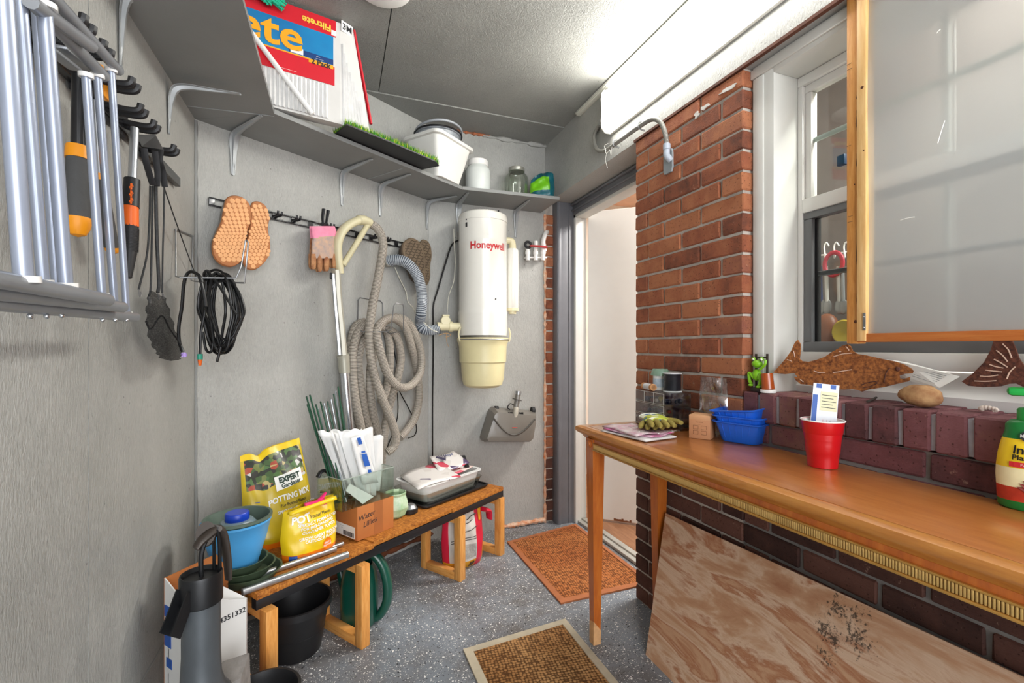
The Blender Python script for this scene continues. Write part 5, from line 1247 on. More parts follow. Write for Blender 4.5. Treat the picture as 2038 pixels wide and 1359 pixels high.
q2 = [onA(*p, .43) for p in ((696, 962), (744, 988), (722, 1003), (688, 976))]
mb = MB(); mb.add(q2+[p-AN*.001 for p in q2], [(0, 1, 2, 3), (7, 6, 5, 4), (0, 4, 5, 1), (1, 5, 6, 2), (2, 6, 7, 3), (3, 7, 4, 0)]); mb.build('card', PAPER, pt, 0)
rr = random.Random(21)
tops = [(610, 790), (617, 787), (612, 806), (624, 812), (633, 813), (629, 806), (641, 809), (645, 803), (652, 800), (659, 795), (664, 785), (668, 779), (673, 770), (655, 812), (648, 815), (672, 800), (680, 812), (638, 800)]
for i, (x, y) in enumerate(tops):
    silver = i in (3, 4, 7, 9, 11, 14)
    t = thing('plant_stake', ('silver capped' if silver else 'dark green')+' plant stake in the bundle standing in the glass tank', 'stake', group=('silver' if silver else 'green')+' plant stakes')
    dl = .30+.1*rr.random(); A = onA(x, y, dl-.05); fx_ = (x-608)/75; B = onA(668+fx_*40, 1000, dl); B.z = BZ+.15
    MB().cyl(A, B, .0032, 8).build('rod', M('1c4a34', .4, 0, .2, 30) if not silver else M('9a9fa3', .3, .6), t)
    MB().ball(A, .0036, 6).build('tip', M('17402c', .4) if not silver else ALU, t)
bt = thing('trowel', 'black plastic trowel grip propped behind the glass tank', 'trowel')
MB().tube([onA(632, 950, .3), onA(640, 938, .3), onA(652, 940, .3), onA(660, 965, .3), onA(664, 1010, .3)], .011, 10, 5, flat=.6).build('grip', BLACK, bt)
# planter cup and black tin
cp_ = onZ(786, 1032, BZ)
pu = thing('planter_cup', 'pale green and white faceted ceramic planter beside the cardboard box', 'planter', AW(*sd(onZ(787, 1030, BZ)), BZ+.005))
CER = M('c9d8bd', .3, 0, .2, 22, 0, 60, col2='8fb887')
MB().lathe([(.001, 0), (.03, 0), (.045, .012), (.058, .045), (.056, .07), (.046, .098), (.05, .108), (.046, .11), (.04, .1), (.05, .07), (.05, .045), (.001, .01)], 8, Matrix.Rotation(.3, 4, 'Z')).build('cup', CER, pu, 20)
bd = thing('black_tin', 'small round black tin with shiny lid on the bench plank', 'tin', AW(*sd(onZ(816, 1022, BZ)), BZ+.0045))
MB().lathe([(.001, 0), (.03, 0), (.036, .004), (.036, .02), (.03, .024)], 28).build('tin_body', BLACKG, bd); MB().lathe([(.032, .022), (.024, .036), (.012, .042), (.001, .042)], 24).build('lid', CHROME, bd)
# tray stack
bm_ = thing('boot_tray', 'flat black tray under the white tub at the bench end', 'tray', AW(1.03, .27, BZ+.0055), AROT)
mb = MB(); mb.loft([[(x, y, z) for x, y in rrect(w, d, .03)] for w, d, z in ((.46, .25, 0), (.47, .26, .006), (.47, .26, .012), (.455, .245, .012), (.45, .24, .005))]); mb.build('tray_shell', BLACK, bm_)
ct = thing('clear_tray', 'clear plastic tray between the black tray and white tub', 'tray', AW(1.01, .27, BZ+.0125), AROT)
mb = MB(); mb.loft([[(x, y, z) for x, y in rrect(w, d, .03)] for w, d, z in ((.38, .2, 0), (.43, .235, .055), (.435, .24, .056), (.43, .236, .057), (.378, .198, .002))]); mb.build('tray_shell', GLASS((.95, .96, .93), .08, .9, .3), ct)
wt = thing('white_tub', 'shallow white plastic tub filled with magazines at the bench end', 'tub', AW(1.01, .275, BZ+.018), AROT)
mb = MB(); mb.loft([[(x, y, z) for x, y in rrect(w, d, .035)] for w, d, z in ((.35, .17, 0), (.36, .18, .004), (.395, .215, .08), (.42, .235, .084), (.42, .235, .09), (.39, .205, .09), (.35, .175, .006))]); mb.build('tub_shell', M('dddedb', .35, 0, .03), wt)
def mk_mag(name, stops):
    t = NT(name); v = t.vor(t.co(), 22); sep = t.n('ShaderNodeSeparateColor'); t.l(v.outputs['Color'], sep.inputs[0]); return t.done(t.ramp(sep.outputs[0], stops, 'CONSTANT'), .3, 0)
MAG1 = mk_mag('magazine_cover', [(0, 'e4dfda'), (.62, 'd8d2cc'), (.85, '5a4a6a'), (.93, 'c94a5c')]); MAG2 = mk_mag('catalogue_cover', [(0, 'd5596c'), (.4, 'b8b05a'), (.6, '6b4a3a'), (.78, 'e0c9c2')])
for i, (pts, mat, lab) in enumerate(((((-.25, -.11, .088), (.02, -.125, .095), (.06, .08, .13), (-.18, .10, .10)), MAG1, 'open pale magazine sticking out of the left of the white tub'),
        (((-.10, -.06, .075), (.19, -.06, .098), (.16, .06, .10), (-.1, .08, .08)), MAG2, 'red and olive catalogue lying in the white tub'),
        (((-.02, -.01, .10), (.17, -.05, .115), (.19, .09, .155), (.03, .11, .15)), MAG1, 'pale magazine with leaf drawing tilted up in the white tub'))):
    t = thing('magazine', lab, 'magazine', AW(1.01, .275, BZ+.018), AROT); q = [Vector(p) for p in pts]
    MB().grid(lambda u, v: q[0].lerp(q[1], u).lerp(q[3].lerp(q[2], u), v)+Vector((0, 0, .006*math.sin(u*5+i))), 8, 6).build('pages', mat, t, 60, False, .005)
    if i == 2:
        mb = MB()
        for k in range(9): a = -.9+k*.22; b0 = Vector((.07, .03, .1385)); mb.bar(b0, b0+Vector((.05*math.sin(a), .055*math.cos(a), .018)), .003, .002)
        mb.build('leaf_drawing', M('3a3350', .5), t)
        text('Hope', .03, M('3a4a80', .5), t, (.13, .07, .151), (.35, 0, 0), shear=.2)
t = thing('folded_carton', 'thin black and white carton edge tucked in the tub right end', 'carton', AW(1.01, .275, BZ+.018), AROT)
MB().bar((.13, -.03, .1), (.2, .06, .135), .02, .012).build('carton', PAPER, t); MB().bar((.155, -.05, .095), (.225, .045, .13), .02, .01).build('dark_side', BLACK, t)
# ------------------------------------------------------------------ under and before the bench
p = onZ(738, 1236, 0)
wc = thing('watering_can', 'dark green plastic watering can standing under the bench', 'watering can', (.10, 1.965, 0), -YAW)
WCG = M('0f4a3c', .3, 0, .2, 6, Coat_Weight=.3)
mb = MB(); mb.loft([[(x*sc_-.022, y*sc_, z) for x, y in rrect(.145, .14, .066, 6)] for sc_, z in ((.86, 0), (.98, .012), (1.02, .08), (1, .16), (.88, .215), (.7, .238), (.66, .238), (.8, .21), (.9, .02))]); mb.build('body', WCG, wc, 50)
MB().tube([(-.03, 0, .235), (.0, 0, .277), (.04, 0, .272), (.075, 0, .225), (.093, 0, .15), (.088, 0, .08), (.06, 0, .03), (.03, 0, .018)], lambda t: .02+.004*math.sin(3*t), 12, 6, flat=.8).build('handle', WCG, wc)
MB().tube([(-.07, .03, .06), (-.11, .05, .15), (-.13, .06, .23)], lambda t: .022-.008*t, 12, 5).build('spout', WCG, wc)
def bigpot(name, label, c, rb, rt, h, mat):
    t = thing(name, label, 'pot', c); MB().lathe([(.001, 0), (rb, 0), (rb+.006, .006), (rt-.008, h-.03), (rt-.002, h-.026), (rt+.004, h-.024), (rt+.005, h), (rt-.003, h+.001), (rt-.008, h-.02), (rb-.002, .008), (.001, .006)], 48).build('pot_shell', mat, t)
    MB().lathe([(rb+(rt-rb)*.45, h*.44), (rb+(rt-rb)*.45+.002, h*.445), (rb+(rt-rb)*.46, h*.45)], 48, cap=False).build('ring', mat, t)
    return t
BPM = M('1d1d1f', .45, 0, .15, 7, .1, 50)
c_ = atD(588, 1250, 1.70); bigpot('flower_pot', 'large black plastic pot standing under the left bench end', (c_.x, c_.y, 0), .082, .122, .19, BPM)
c_ = atD(524, 1359, 1.23); bigpot('flower_pot', 'black pot at the bottom edge in front of the sprayer box', (c_.x, c_.y, 0), .07, .088, .2, BPM)
# fifty pound bag
p = onZ(938, 1112, 0)
fb = thing('seed_sack', 'red and white printed sack marked fifty under the right bench end', 'sack', AW(1.075, .37, 0), AROT-.35)
SKW = M('cfcac2', .5, 0, .15, 14, .3, 30); SKR = M('cf1f3c', .4, 0, .1, 8); SKY = M('d9971c', .45)
_, sd3 = puff('sack_body', .235, .305, .15, fb, [SKW, SKR, SKY], lambda u, v: (2 if (v < .12 and u < .7) or (u > .92 and v < .35) else (1 if (u > .70 or u < .08) else 0)), .010, 13, 24, 22, .5, topfn=lambda u: .03*math.sin(u*3))
ob3 = on_bag(sd3, .235, .305)
text('50', .034, INK, fb, (.022, 0, .02), fn=ob3, bold=.0016)
mb = MB(); mb.grid(lambda u, v: ob3(Vector((-.022+u*.065, -.001, .055+v*.06))), 6, 5); mb.build('feeding_chart', M('9a968f', .6, 0, .3, 90), fb, 0, False)
for z in (.135, .145): mb = MB(); mb.grid(lambda u, v: ob3(Vector((-.09+u*.135, -.001, z+v*.003))), 8, 1); mb.build('printed_line', INK, fb, 0, False)
for (x, z, w) in ((-.05, .2, .08), (-.03, .17, .09), (-.01, .225, .07)): mb = MB(); mb.grid(lambda u, v: ob3(Vector((x+u*w, -.001, z+v*.004+u*.02))), 6, 1); mb.build('printed_line', M('55524d', .6), fb, 0, False)
mb = MB(); mb.grid(lambda u, v: ob3(Vector((.072+u*.018+v*.012, -.001, .215+v*.075))), 3, 6); mb.build('yellow_flash', SKY, fb, 0, False)
MB().tube([(.11, -.02, .27), (.15, -.01, .25), (.16, -.005, .205)], lambda t: .03-.008*t, 10, 5, flat=.4).build('folded_corner', [SKR], fb)
# sprayer carton
sx = [(-.42, 1.59), (-.2756, 1.705)]
bxr = math.atan2(1.705-1.59, -.2756+.42)
sc = thing('sprayer_carton', 'open white carton printed with sprayer text in the left corner', 'carton', (-.383, 1.437, 0), bxr)
CW = M('dcdbd8', .6, 0, .04, 6); w_, d_ = .168, .104
def wall_(name, pts, th, mat=CW):
    q = [Vector(p) for p in pts]; n_ = (q[1]-q[0]).cross(q[-1]-q[0]).normalized()*th; n = len(q); mb = MB()
    mb.add(q+[p+n_ for p in q], [tuple(range(n)), tuple(reversed(range(n, 2*n)))]+[(i, i+n, (i+1) % n+n, (i+1) % n) for i in range(n)]); return mb.build(name, mat, sc, 0)
wall_('front_face', [(0, 0, 0), (w_, 0, 0), (w_, 0, .382), (w_*.7, 0, .40), (w_*.45, 0, .43), (0, 0, .468)], -.003)
wall_('left_face', [(0, 0, 0), (0, d_, 0), (0, d_, .486), (0, .05, .468), (0, 0, .46)], .003)
wall_('right_face', [(w_, 0, 0), (w_, d_, 0), (w_, d_, .37), (w_, 0, .382)], -.003, KRAFT); wall_('back_face', [(0, d_, 0), (w_, d_, 0), (w_, d_, .44), (w_*.8, d_, .50), (0, d_, .486)], -.003, KRAFT)
wall_('flap', [(w_*.55, .004, .345), (w_, .004, .382), (w_*.96, .05, .36), (w_*.7, .05, .43)], .002)
text('*4351332', .021, INK, sc, (.122, -.0006, .352), extr=.0001, bold=.0003); text('ppose Sprayer', .023, INK, sc, (.09, -.0006, .212), extr=.0001, bold=.0010); text('lon 3.78 l', .02, INK, sc, (.077, -.0006, .19), extr=.0001)
MB().box((.035, -.0008, .16), (.132, 0.0005, .176)).build('blue_band', INKB, sc, 0); text('–– ––– –', .0105, INKW, sc, (.083, -.0014, .168), extr=.0001)
text('–– ––– – –– –––', .009, INK, sc, (.086, -.0006, .149), extr=.0001); text('–– ––– – ––', .009, INK, sc, (.086, -.0006, .139), extr=.0001)
LM2 = Matrix.Rotation(-math.pi/2, 4, 'Z') @ Matrix.Rotation(math.pi/2, 4, 'X')
for (y0, y1, z0, z1) in ((.075, .101, .385, .415), (.065, .101, .305, .36), (.06, .09, .25, .275), (.06, .098, .13, .16)): MB().box((-.0014, y0, z0), (.0005, y1, z1)).build('blue_mark', INKB, sc, 0)
text('––', .03, INK, sc, (-.0012, .08, .285), LM2 @ Matrix.Rotation(math.pi/2, 4, 'Z'), extr=.0001, bold=.001); text('–– –––', .02, INK, sc, (-.0012, .08, .205), LM2 @ Matrix.Rotation(math.pi/2, 4, 'Z'), extr=.0001, bold=.0006)
# pitcher pump
pmn = thing('hand_pump', 'dark grey cast iron pitcher pump with spout and lever in the left corner', 'water pump', (-.303, 1.272, 0))
IRON = M('54595d', .42, .35, .15, 8, .15, 70); IRB = M('1d1e20', .4, .3, .2, 9, .15, 60)
MB().lathe([(.001, 0), (.09, 0), (.09, .012), (.06, .02), (.05, .05), (.05, .22), (.058, .235), (.075, .25), (.078, .27), (.062, .285), (.052, .31), (.049, .36), (.049, .475)], 36).build('barrel', IRON, pmn, 50)
MB().lathe([(.05, .466), (.055, .469), (.055, .525), (.053, .53), (.05, .53), (.044, .522), (.001, .522)], 36).build('cap', IRB, pmn, 40)
MB().box((-.005, -.045, .519), (.005, .01, .524)).build('slot', BLACK, pmn, 0)
sp_d = Vector((-.62, -.78, 0)).normalized(); sd_ = Vector((-sp_d.y, sp_d.x, 0))
mb = MB(); a0 = sp_d*.045+Vector((0, 0, .505)); a1 = sp_d*.092+Vector((0, 0, .435))
ax = (a1-a0).normalized(); up_ = sd_.cross(ax).normalized()
if up_.z < 0: up_ = -up_
UP = [(-.032, .020), (-.032, -.022), (.032, -.022), (.032, .020), (.026, .020), (.026, -.016), (-.026, -.016), (-.026, .020)]
mb.loft([[p_+sd_*x*k_+up_*z*k_ for x, z in UP] for p_, k_ in ((a0, .72), (a0.lerp(a1, .5), .7), (a1, .72))]); mb.build('spout', IRB, pmn, 30)
hdv = Vector((.5, .45, 0)).normalized(); hs = Vector((-hdv.y, hdv.x, 0))
MB().tube([(0, 0, .52), (0, 0, .57), hdv*.015+Vector((0, 0, .60))], .007, 8, 3).build('piston_rod', IRB, pmn)
for s_ in (-1, 1): MB().tube([hdv*.045+hs*s_*.014+Vector((0, 0, .52)), hdv*.045+hs*s_*.014+Vector((0, 0, .57)), hdv*.04+hs*s_*.014+Vector((0, 0, .615))], .009, 8, 3, flat=.6).build('fulcrum', IRB, pmn)
BRN = M('3d352f', .45, .3, .25, 9)
MB().tube([Vector((-.012, -.01, .585)), Vector((0, 0, .597)), hdv*.04+Vector((0, 0, .61)), hdv*.062+Vector((0, 0, .595)), hdv*.075+Vector((0, 0, .54)), hdv*.08+Vector((0, 0, .49))], lambda t: .014+.006*math.sin(t*3.1), 10, 5, flat=.55).build('lever', BRN, pmn)
MB().cyl(hdv*.042-hs*.022+Vector((0, 0, .615)), hdv*.042+hs*.022+Vector((0, 0, .615)), .006, 8).build('pin', STEEL, pmn); MB().lathe([(.001, -.008), (.026, -.008), (.026, .008), (.001, .008)], 20, Matrix.Translation(hdv*.02+hs*.01+Vector((0, 0, .605))) @ Matrix.Rotation(1.2, 4, 'X')).build('lever_boss', BRN, pmn)
pmn.scale = (.8, .8, 1.112)
rs = thing('paving_stone', 'broken grey stone slab beside the pump at the bottom edge', 'stone')
c_ = atD(462, 1338, 1.2); mb = MB(); mb.hexa([c_+Vector(v) for v in ((-.05, -.04, -c_.z), (.03, -.05, -c_.z), (.045, .03, -c_.z), (-.03, .05, -c_.z), (-.045, -.035, -.02), (.025, -.03, .0), (.035, .03, .025), (-.03, .04, .01))]); mb.build('stone', M('8b8580', .9, 0, .2, 30, .6, 60), rs, 0)
# ------------------------------------------------------------------ console table along the brick wall
TZ = .815; TX0, TX1, TY0, TY1 = .868, 1.232, -.02, 1.602
tb = thing('console_table', 'long orange-brown wooden console table with gilded apron before the brick wall', 'table')
MB().box((TX0+.0365, TY0+.0365, TZ-.018), (TX1, TY1-.0365, TZ), .0015).build('top_panel', TABLE, tb)
EDGE = mk_wood('table_edge_wood', ('a8622a', 'c4803a', 'd29548'), (12, 1.6, 12), .28, coat=.5, bump=.03)
def mould(a, b, out, name='edge_moulding'):      # ogee profile swept from a to b; out = outward direction
    a, b, o = Vector(a), Vector(b), Vector(out); pr_ = [(-.033, -.004), (-.033, .0), (-.012, .001), (-.003, -.003), (0, -.011), (-.002, -.019), (-.010, -.026), (-.02, -.032), (-.026, -.042), (-.033, -.046), (-.036, -.046), (-.036, -.012)]
    mb = MB(); dirn = (b-a).normalized()
    rings = []
    for p, sg in ((a, 1), (b, -1)): rings.append([p+o*x+Vector((0, 0, z))+dirn*(-x*sg) for x, z in pr_])
    mb.loft(rings); return mb.build(name, EDGE, tb, 40)
mould((TX0, TY1, TZ), (TX0, TY0, TZ), (-1, 0, 0)); mould((TX1+.0, TY1, TZ), (TX0, TY1, TZ), (0, 1, 0)); mould((TX0, TY0, TZ), (TX1, TY0, TZ), (0, -1, 0))
AZ0, AZ1 = .735, .775
MB().box((.892, TY0+.06, AZ0+.004), (.908, TY1-.075, AZ1), .001).box((.90, TY1-.09, AZ0+.004), (1.2, TY1-.075, AZ1), .001).build('apron', TABLEL, tb)
MB().box((.884, TY0+.06, AZ0), (.894, TY1-.105, AZ0+.0055), .002).box((.885, TY0+.06, AZ0+.0225), (.894, TY1-.105, AZ0+.027), .0015).build('gilt_moulding', GOLD, tb)
bead_me = None; GOLD2 = M('d2ac68', .42, .45, .15, 60)
yb = TY1-.109; k = 0
while yb > .30 and k < 300:
    if bead_me is None:
        o = MB().box((-.005, -.0019, 0), (.0005, .0019, .0165), .0012).build('gilt_bead', GOLD2, tb); bead_me = o.data
    else:
        o = bpy.data.objects.new('gilt_bead', bead_me); COL.objects.link(o); o.parent = tb
    o.location = (.8915, yb, AZ0+.0058); yb -= .0043 if yb > .9 else .0048; k += 1
if yb > .05:
    mb = MB()
    while yb > .05: mb.box((.8865, yb-.0019, AZ0+.0058), (.892, yb+.0019, AZ0+.0223)); yb -= .0048
    o = mb.build('gilt_beads_far', GOLD2, tb, 0); o['kind'] = 'stuff'
def leg(cx_, cy_, top=.05, bot=.028):
    mb = MB(); zt2 = AZ1; rings = []
    for w, z in ((bot, 0), (bot, .005), (top, .72), (top, zt2)): rings.append([(cx_-w/2, cy_-w/2, z), (cx_+w/2, cy_-w/2, z), (cx_+w/2, cy_+w/2, z), (cx_-w/2, cy_+w/2, z)])
    mb.loft(rings); return mb.build('leg', TABLEL, tb, 0)
l1 = leg(.911, 1.521); leg(1.203, 1.521); leg(.911, .06); leg(1.203, .06)
MB().lathe([(.016, 0), (.016, .003), (.011, .004), (.009, .007), (.001, .008)], 18, Matrix.Translation((.886, 1.521, .757)) @ Matrix.Rotation(-math.pi/2, 4, 'Y')).build('rosette', TABLEL, l1)
MB().loft([[(.896-.001, 1.506, .0), (.926, 1.506, 0), (.926, 1.536, 0), (.896-.001, 1.536, 0)], [(.8955, 1.5055, .09), (.9275, 1.5055, .05), (.927, 1.537, .05), (.8955, 1.537, .08)]]).build('worn_foot', M('c99a6a', .6, 0, .2, 30), l1, 0)
# plywood sheet leaning under the table
pw = thing('plywood_sheet', 'mould-stained plywood sheet leaning on the wall under the table', 'plywood')
q = [Vector(v) for v in ((1.046, 1.395, .0), (1.046, .10, .0), (1.212, .20, .505), (1.205, 1.482, .467))]
nrm = (q[1]-q[0]).cross(q[3]-q[0]).normalized()
if nrm.x > 0: nrm = -nrm
mb = MB(); mb.add(q+[v-nrm*.012 for v in q], [(0, 1, 2, 3), (7, 6, 5, 4), (0, 4, 5, 1), (1, 5, 6, 2), (2, 6, 7, 3), (3, 7, 4, 0)]); mb.build('sheet', PLY, pw, 0)
# ------------------------------------------------------------------ floor mats
def mat_(label, c, col, edge, w=.026):
    t = thing('door_mat', label, 'mat'); P = [Vector((x, y, 0)) for x, y in c]; ctr = sum(P, Vector())/4
    ins = []
    for i in range(4):
        e1 = (P[i-1]-P[i]).normalized(); e2 = (P[(i+1) % 4]-P[i]).normalized(); ins.append(P[i]+(e1+e2)*w)
    mb = MB(); n = 4
    mb.grid(lambda u, v: ins[0].lerp(ins[1], u).lerp(ins[3].lerp(ins[2], u), v)+Vector((0, 0, .0075+.0012*math.sin(u*7)*math.sin(v*9))), 12, 12); mb.build('weave', col, t, 60, False)
    for i in range(4):
        j = (i+1) % 4; mb = MB()
        mb.hexa([P[i]+Vector((0, 0, .0005)), P[j]+Vector((0, 0, .0005)), ins[j]+Vector((0, 0, .0005)), ins[i]+Vector((0, 0, .0005)), P[i]+Vector((0, 0, .008)), P[j]+Vector((0, 0, .008)), ins[j]+Vector((0, 0, .011)), ins[i]+Vector((0, 0, .011))]); mb.build('binding', edge, t, 0)
    return t
mat_('orange-brown woven doormat lying before the white door', ((.905, 1.797), (1.39, 1.80), (1.40, 2.575), (.903, 2.475)), MATA, MATAE)
mat_('coir doormat with pale cream binding at the bottom edge of the photo', ((.44, .90), (.868, .92), (.870, 1.688), (.430, 1.65)), MATB, MATBE, .03)
# ------------------------------------------------------------------ things on the table
def onT(px, py, z=TZ): return onZ(px, py, z)
# seed packets and magazines
c0 = onT(1268, 866)
for i, (dx, dy, rz, w, d, mat, lab) in enumerate(((0, 0, .15, .14, .22, M('d9d6d4', .35, 0, .12, 20), 'grey plastic packet at the bottom of the table stack'), (.01, .01, .32, .13, .2, M('c23a86', .3, 0, .25, 18, col2='e2cfd8'), 'magenta printed packet in the middle of the table stack'), (-.005, .012, .05, .13, .19, M('d7d2cf', .25, 0, .2, 24, col2='b96a8e'), 'pale pink packet on top of the table stack'))):
    t = thing('seed_packet', lab, 'packet', (c0.x+dx, c0.y+dy, TZ+.0015+i*.007), rz, group='packets stacked on the table')
    MB().grid(lambda u, v: Vector(((u-.5)*w, (v-.5)*d, .004+.003*math.sin(u*8+i)*math.sin(v*6+2*i)+.003*(u*(1-u)))), 10, 12).build('packet', mat, t, 60, False, .005)
t = thing('plastic_wrap', 'crinkled clear plastic wrap lying on the packet stack', 'plastic wrap', (c0.x+.01, c0.y-.07, TZ+.022), .2)
MB().grid(lambda u, v: Vector(((u-.5)*.1, (v-.5)*.14, .004+.006*abs(math.sin(u*13+v*9))*math.sin(v*7+1)+.004)), 22, 22).build('film', GLASS((.97, .97, .97), .12, .96, .6), t, 25, False)
# floral garden glove
GLF = NT('floral_print'); v_ = GLF.vor(GLF.co(), 62); sp_ = GLF.n('ShaderNodeSeparateColor'); GLF.l(v_.outputs['Color'], sp_.inputs[0])
GLF = GLF.done(GLF.ramp(sp_.outputs[0], [(0, 'b5bd3a'), (.5, 'c9cc5a'), (.64, 'e6e6d2'), (.78, '2f5a8a'), (.86, '8f9a2e')], 'CONSTANT'), .7, 0)
GLT = M('8a7a36', .8, 0, .25, 40)
for i, (dx, dy, rz, dz, lab) in enumerate(((.02, .0, -2.05, .026, 'yellow-green floral garden glove lying on top of the packets'), (.03, .04, -2.3, .024, 'olive-palmed floral garden glove under the other on the packets'))):
    t = thing('garden_glove', lab, 'glove', (c0.x+.045+dx, c0.y-.03+dy, TZ+dz+(0 if i else .012)), rz, group='floral garden gloves')
    def slab2(name, rows, mat):
        mb = MB(); mb.loft([[(x, yc_+hw*math.cos(2*math.pi*k/12), zc+th*math.sin(2*math.pi*k/12)) for k in range(12)] for x, yc_, hw, zc, th in rows]); return mb.build(name, mat, t)
    slab2('cuff', [(-.11, 0, .046, .01, .012), (-.09, 0, .045, .012, .013), (-.06, 0, .04, .012, .013)], GLF)
    slab2('hand', [(-.062, 0, .04, .012, .013), (-.03, 0, .044, .013, .013), (.01, 0, .044, .012, .012), (.025, 0, .040, .011, .009)], GLF)
    for (y, L) in ((-.032, .06), (-.011, .075), (.011, .072), (.031, .055)):
        slab2('finger', [(.012, y, .011, .012, .009), (.04, y*1.05, .0105, .014, .0095), (.02+L, y*1.1, .009, .011, .008), (.028+L, y*1.1, .004, .009, .004)], GLT)
    slab2('thumb', [(-.03, .035, .013, .012, .01), (-.005, .06, .011, .013, .009), (.015, .073, .008, .01, .007)], GLT)
    MB().tube([(-.112, .046*math.cos(a), .01+.012*math.sin(a)) for a in [2*math.pi*k/14 for k in range(14)]], .003, 6, 2, True).build('hem', INKW, t)
# acrylic drawer organiser
og = thing('drawer_organizer', 'clear acrylic drawer organizer full of beads on the table end', 'organizer', (1.098, 1.350, TZ+.001), math.radians(-90)-.10)
ACR = GLASS((.93, .92, .92), .03, .93, .3); SMK = GLASS((.85, .83, .82), .05, .95, .3); ow, od, oh = .205, .105, .138   # local x to the left seen from front is negative
# local frame: front face at y=0, x from -ow to 0
for nm, lo, hi in (('side_wall', (-ow, 0, 0), (-ow+.003, od, oh)), ('side_wall', (-.003, 0, 0), (0, od, oh)), ('back_wall', (-ow, od-.003, 0), (0, od, oh)), ('top', (-ow, 0, oh-.003), (0, od, oh)), ('base', (-ow, 0, 0), (0, od, .003)), ('divider', (-ow, 0, oh*.64), (0, od, oh*.655)), ('divider', (-ow, 0, oh*.32), (0, od, oh*.335))):
    MB().box(lo, hi).build(nm, ACR, og, 0)
rr = random.Random(4)
for r_ in range(3):
    ncol = 3 if r_ == 2 else 1
    for c_i in range(ncol):
        x0 = -ow+.005+(ow-.01)*c_i/ncol; x1 = -ow+.005+(ow-.01)*(c_i+1)/ncol-.002; z0 = oh*(.005+.325*r_)+.004
        dw = MB().box((x0, -.003, z0), (x1, .0, z0+oh*.29)).build('drawer', SMK, og, 0)
        MB().tube([(x0, -.003, z0), (x1, -.003, z0), (x1, -.003, z0+oh*.29), (x0, -.003, z0+oh*.29)], .0013, 5, 0, True).build('drawer_edge', M('b9b4ae', .25), dw)
        for b_ in range(9 if ncol == 1 else 4):
            col = rr.choice(('1b1b1e', '3a3550', 'c9c6bf', '8a2b2f', '2f3a66', 'b3a24a', '242428', '5a7a82')); rad = rr.uniform(.006, .011)
            MB().ball((rr.uniform(x0+.012, x1-.012), rr.uniform(.015, od-.02), z0+rad), (rad*1.3, rad, rad), 8).build('bead', M(col, .3), dw)
# jar with green lid, thread spool, wooden reel on the organiser
def onTop(px, py): return onZ(px, py, TZ+oh+.001)
oc = lambda u, v: og.matrix_basis @ Vector((-ow*u, od*v, oh+.0005))
og_m = Matrix.Translation(og.location) @ og.rotation_euler.to_matrix().to_4x4()
def ogp(u, v): return og_m @ Vector((-ow*u, od*v, oh+.0006))
t = thing('glue_jar', 'small white jar with clear green-tinted lid on the organizer', 'jar', ogp(.60, .55)); MB().lathe([(.001, 0), (.027, 0), (.027, .055), (.03, .056), (.03, .06)], 26).build('jar_body', M('d9dad6', .4, 0, .05), t)
MB().lathe([(.036, .056), (.036, .062), (.03, .078), (.028, .082), (.001, .082)], 26).build('jar_lid', M('7f9a86', .25, .2, .2, 9), t); MB().lathe([(.0274, .012), (.0274, .045)], 26, cap=False).build('paper_label', M('aab8c2', .5, 0, .2, 60), t)
t = thing('thread_spool', 'large spool of black thread standing on the organizer', 'spool', ogp(.25, .6)); MB().lathe([(.001, 0), (.034, 0), (.034, .003), (.03, .004)], 26).build('spool_end', M('cfd2d2', .4), t); MB().lathe([(.03, .066), (.034, .067), (.034, .07), (.001, .07)], 26).build('spool_end', M('cfd2d2', .4), t)
mb = MB(); mb.lathe([(.0305+.0006*(k % 2), .004+k*.0012) for k in range(52)], 26, cap=False); mb.build('thread', M('1a1c22', .35, 0, .2, 50), t)
t = thing('wooden_reel', 'wooden reel wound with white twine lying on the organizer', 'reel'); A, B = ogp(.82, .12)+Vector((0, 0, .0135)), ogp(.42, .06)+Vector((0, 0, .0135)); WD = M('c08a58', .6, 0, .15, 20)
MB().cyl(A, B, .010, 14).build('core', WD, t); MB().cyl(A.lerp(B, .2), A.lerp(B, .78), .0125, 14).build('twine', M('d3d3d6', .8, 0, .15, 90, .5, 200), t)
for a_, b_ in ((0, .18), (.8, 1)): MB().cyl(A.lerp(B, a_), A.lerp(B, b_), .0132, 14, bev=.001).build('reel_end', WD, t)
# kraft box
t = thing('kraft_box', 'small square kraft box with printed sides on the table', 'box', onT(1384, 872), math.radians(-62)); KB = M('c08a62', .7, 0, .06, 9); s_ = .068
t.location = onT(1371, 871); t.rotation_euler = (0, 0, math.radians(-90+33))
MB().box((0, 0, 0), (s_, s_, .078), .0015).build('carton', KB, t); MB().box((.0005, -.0006, .062), (s_-.001, s_, .0785), .0005).build('lid', M('cc9a70', .7, 0, .05), t)
KI = M('5d3a28', .7)
text('–– –––', .0085, KI, t, (s_/2, -.0009, .056), extr=.0001, bold=.0003); text('–– –––', .007, KI, t, (s_*.4, -.0009, .048), extr=.0001)
mb = MB()
for (x, z) in ((.014, .015), (.04, .015), (.014, .032), (.04, .032)): mb.tube([(x, -.0008, z), (x+.016, -.0008, z), (x+.016, -.0008, z+.012), (x, -.0008, z+.012)], .0004, 4, 0, True)
o = mb.build('printed_icons', KI, t, 0); o['kind'] = 'stuff'
for i in range(6): text('–– ––– ––', .006, KI, t, (-.0006, s_/2, .055-i*.007), Matrix.Rotation(-math.pi/2, 4, 'Z') @ Matrix.Rotation(math.pi/2, 4, 'X'), extr=.0001)
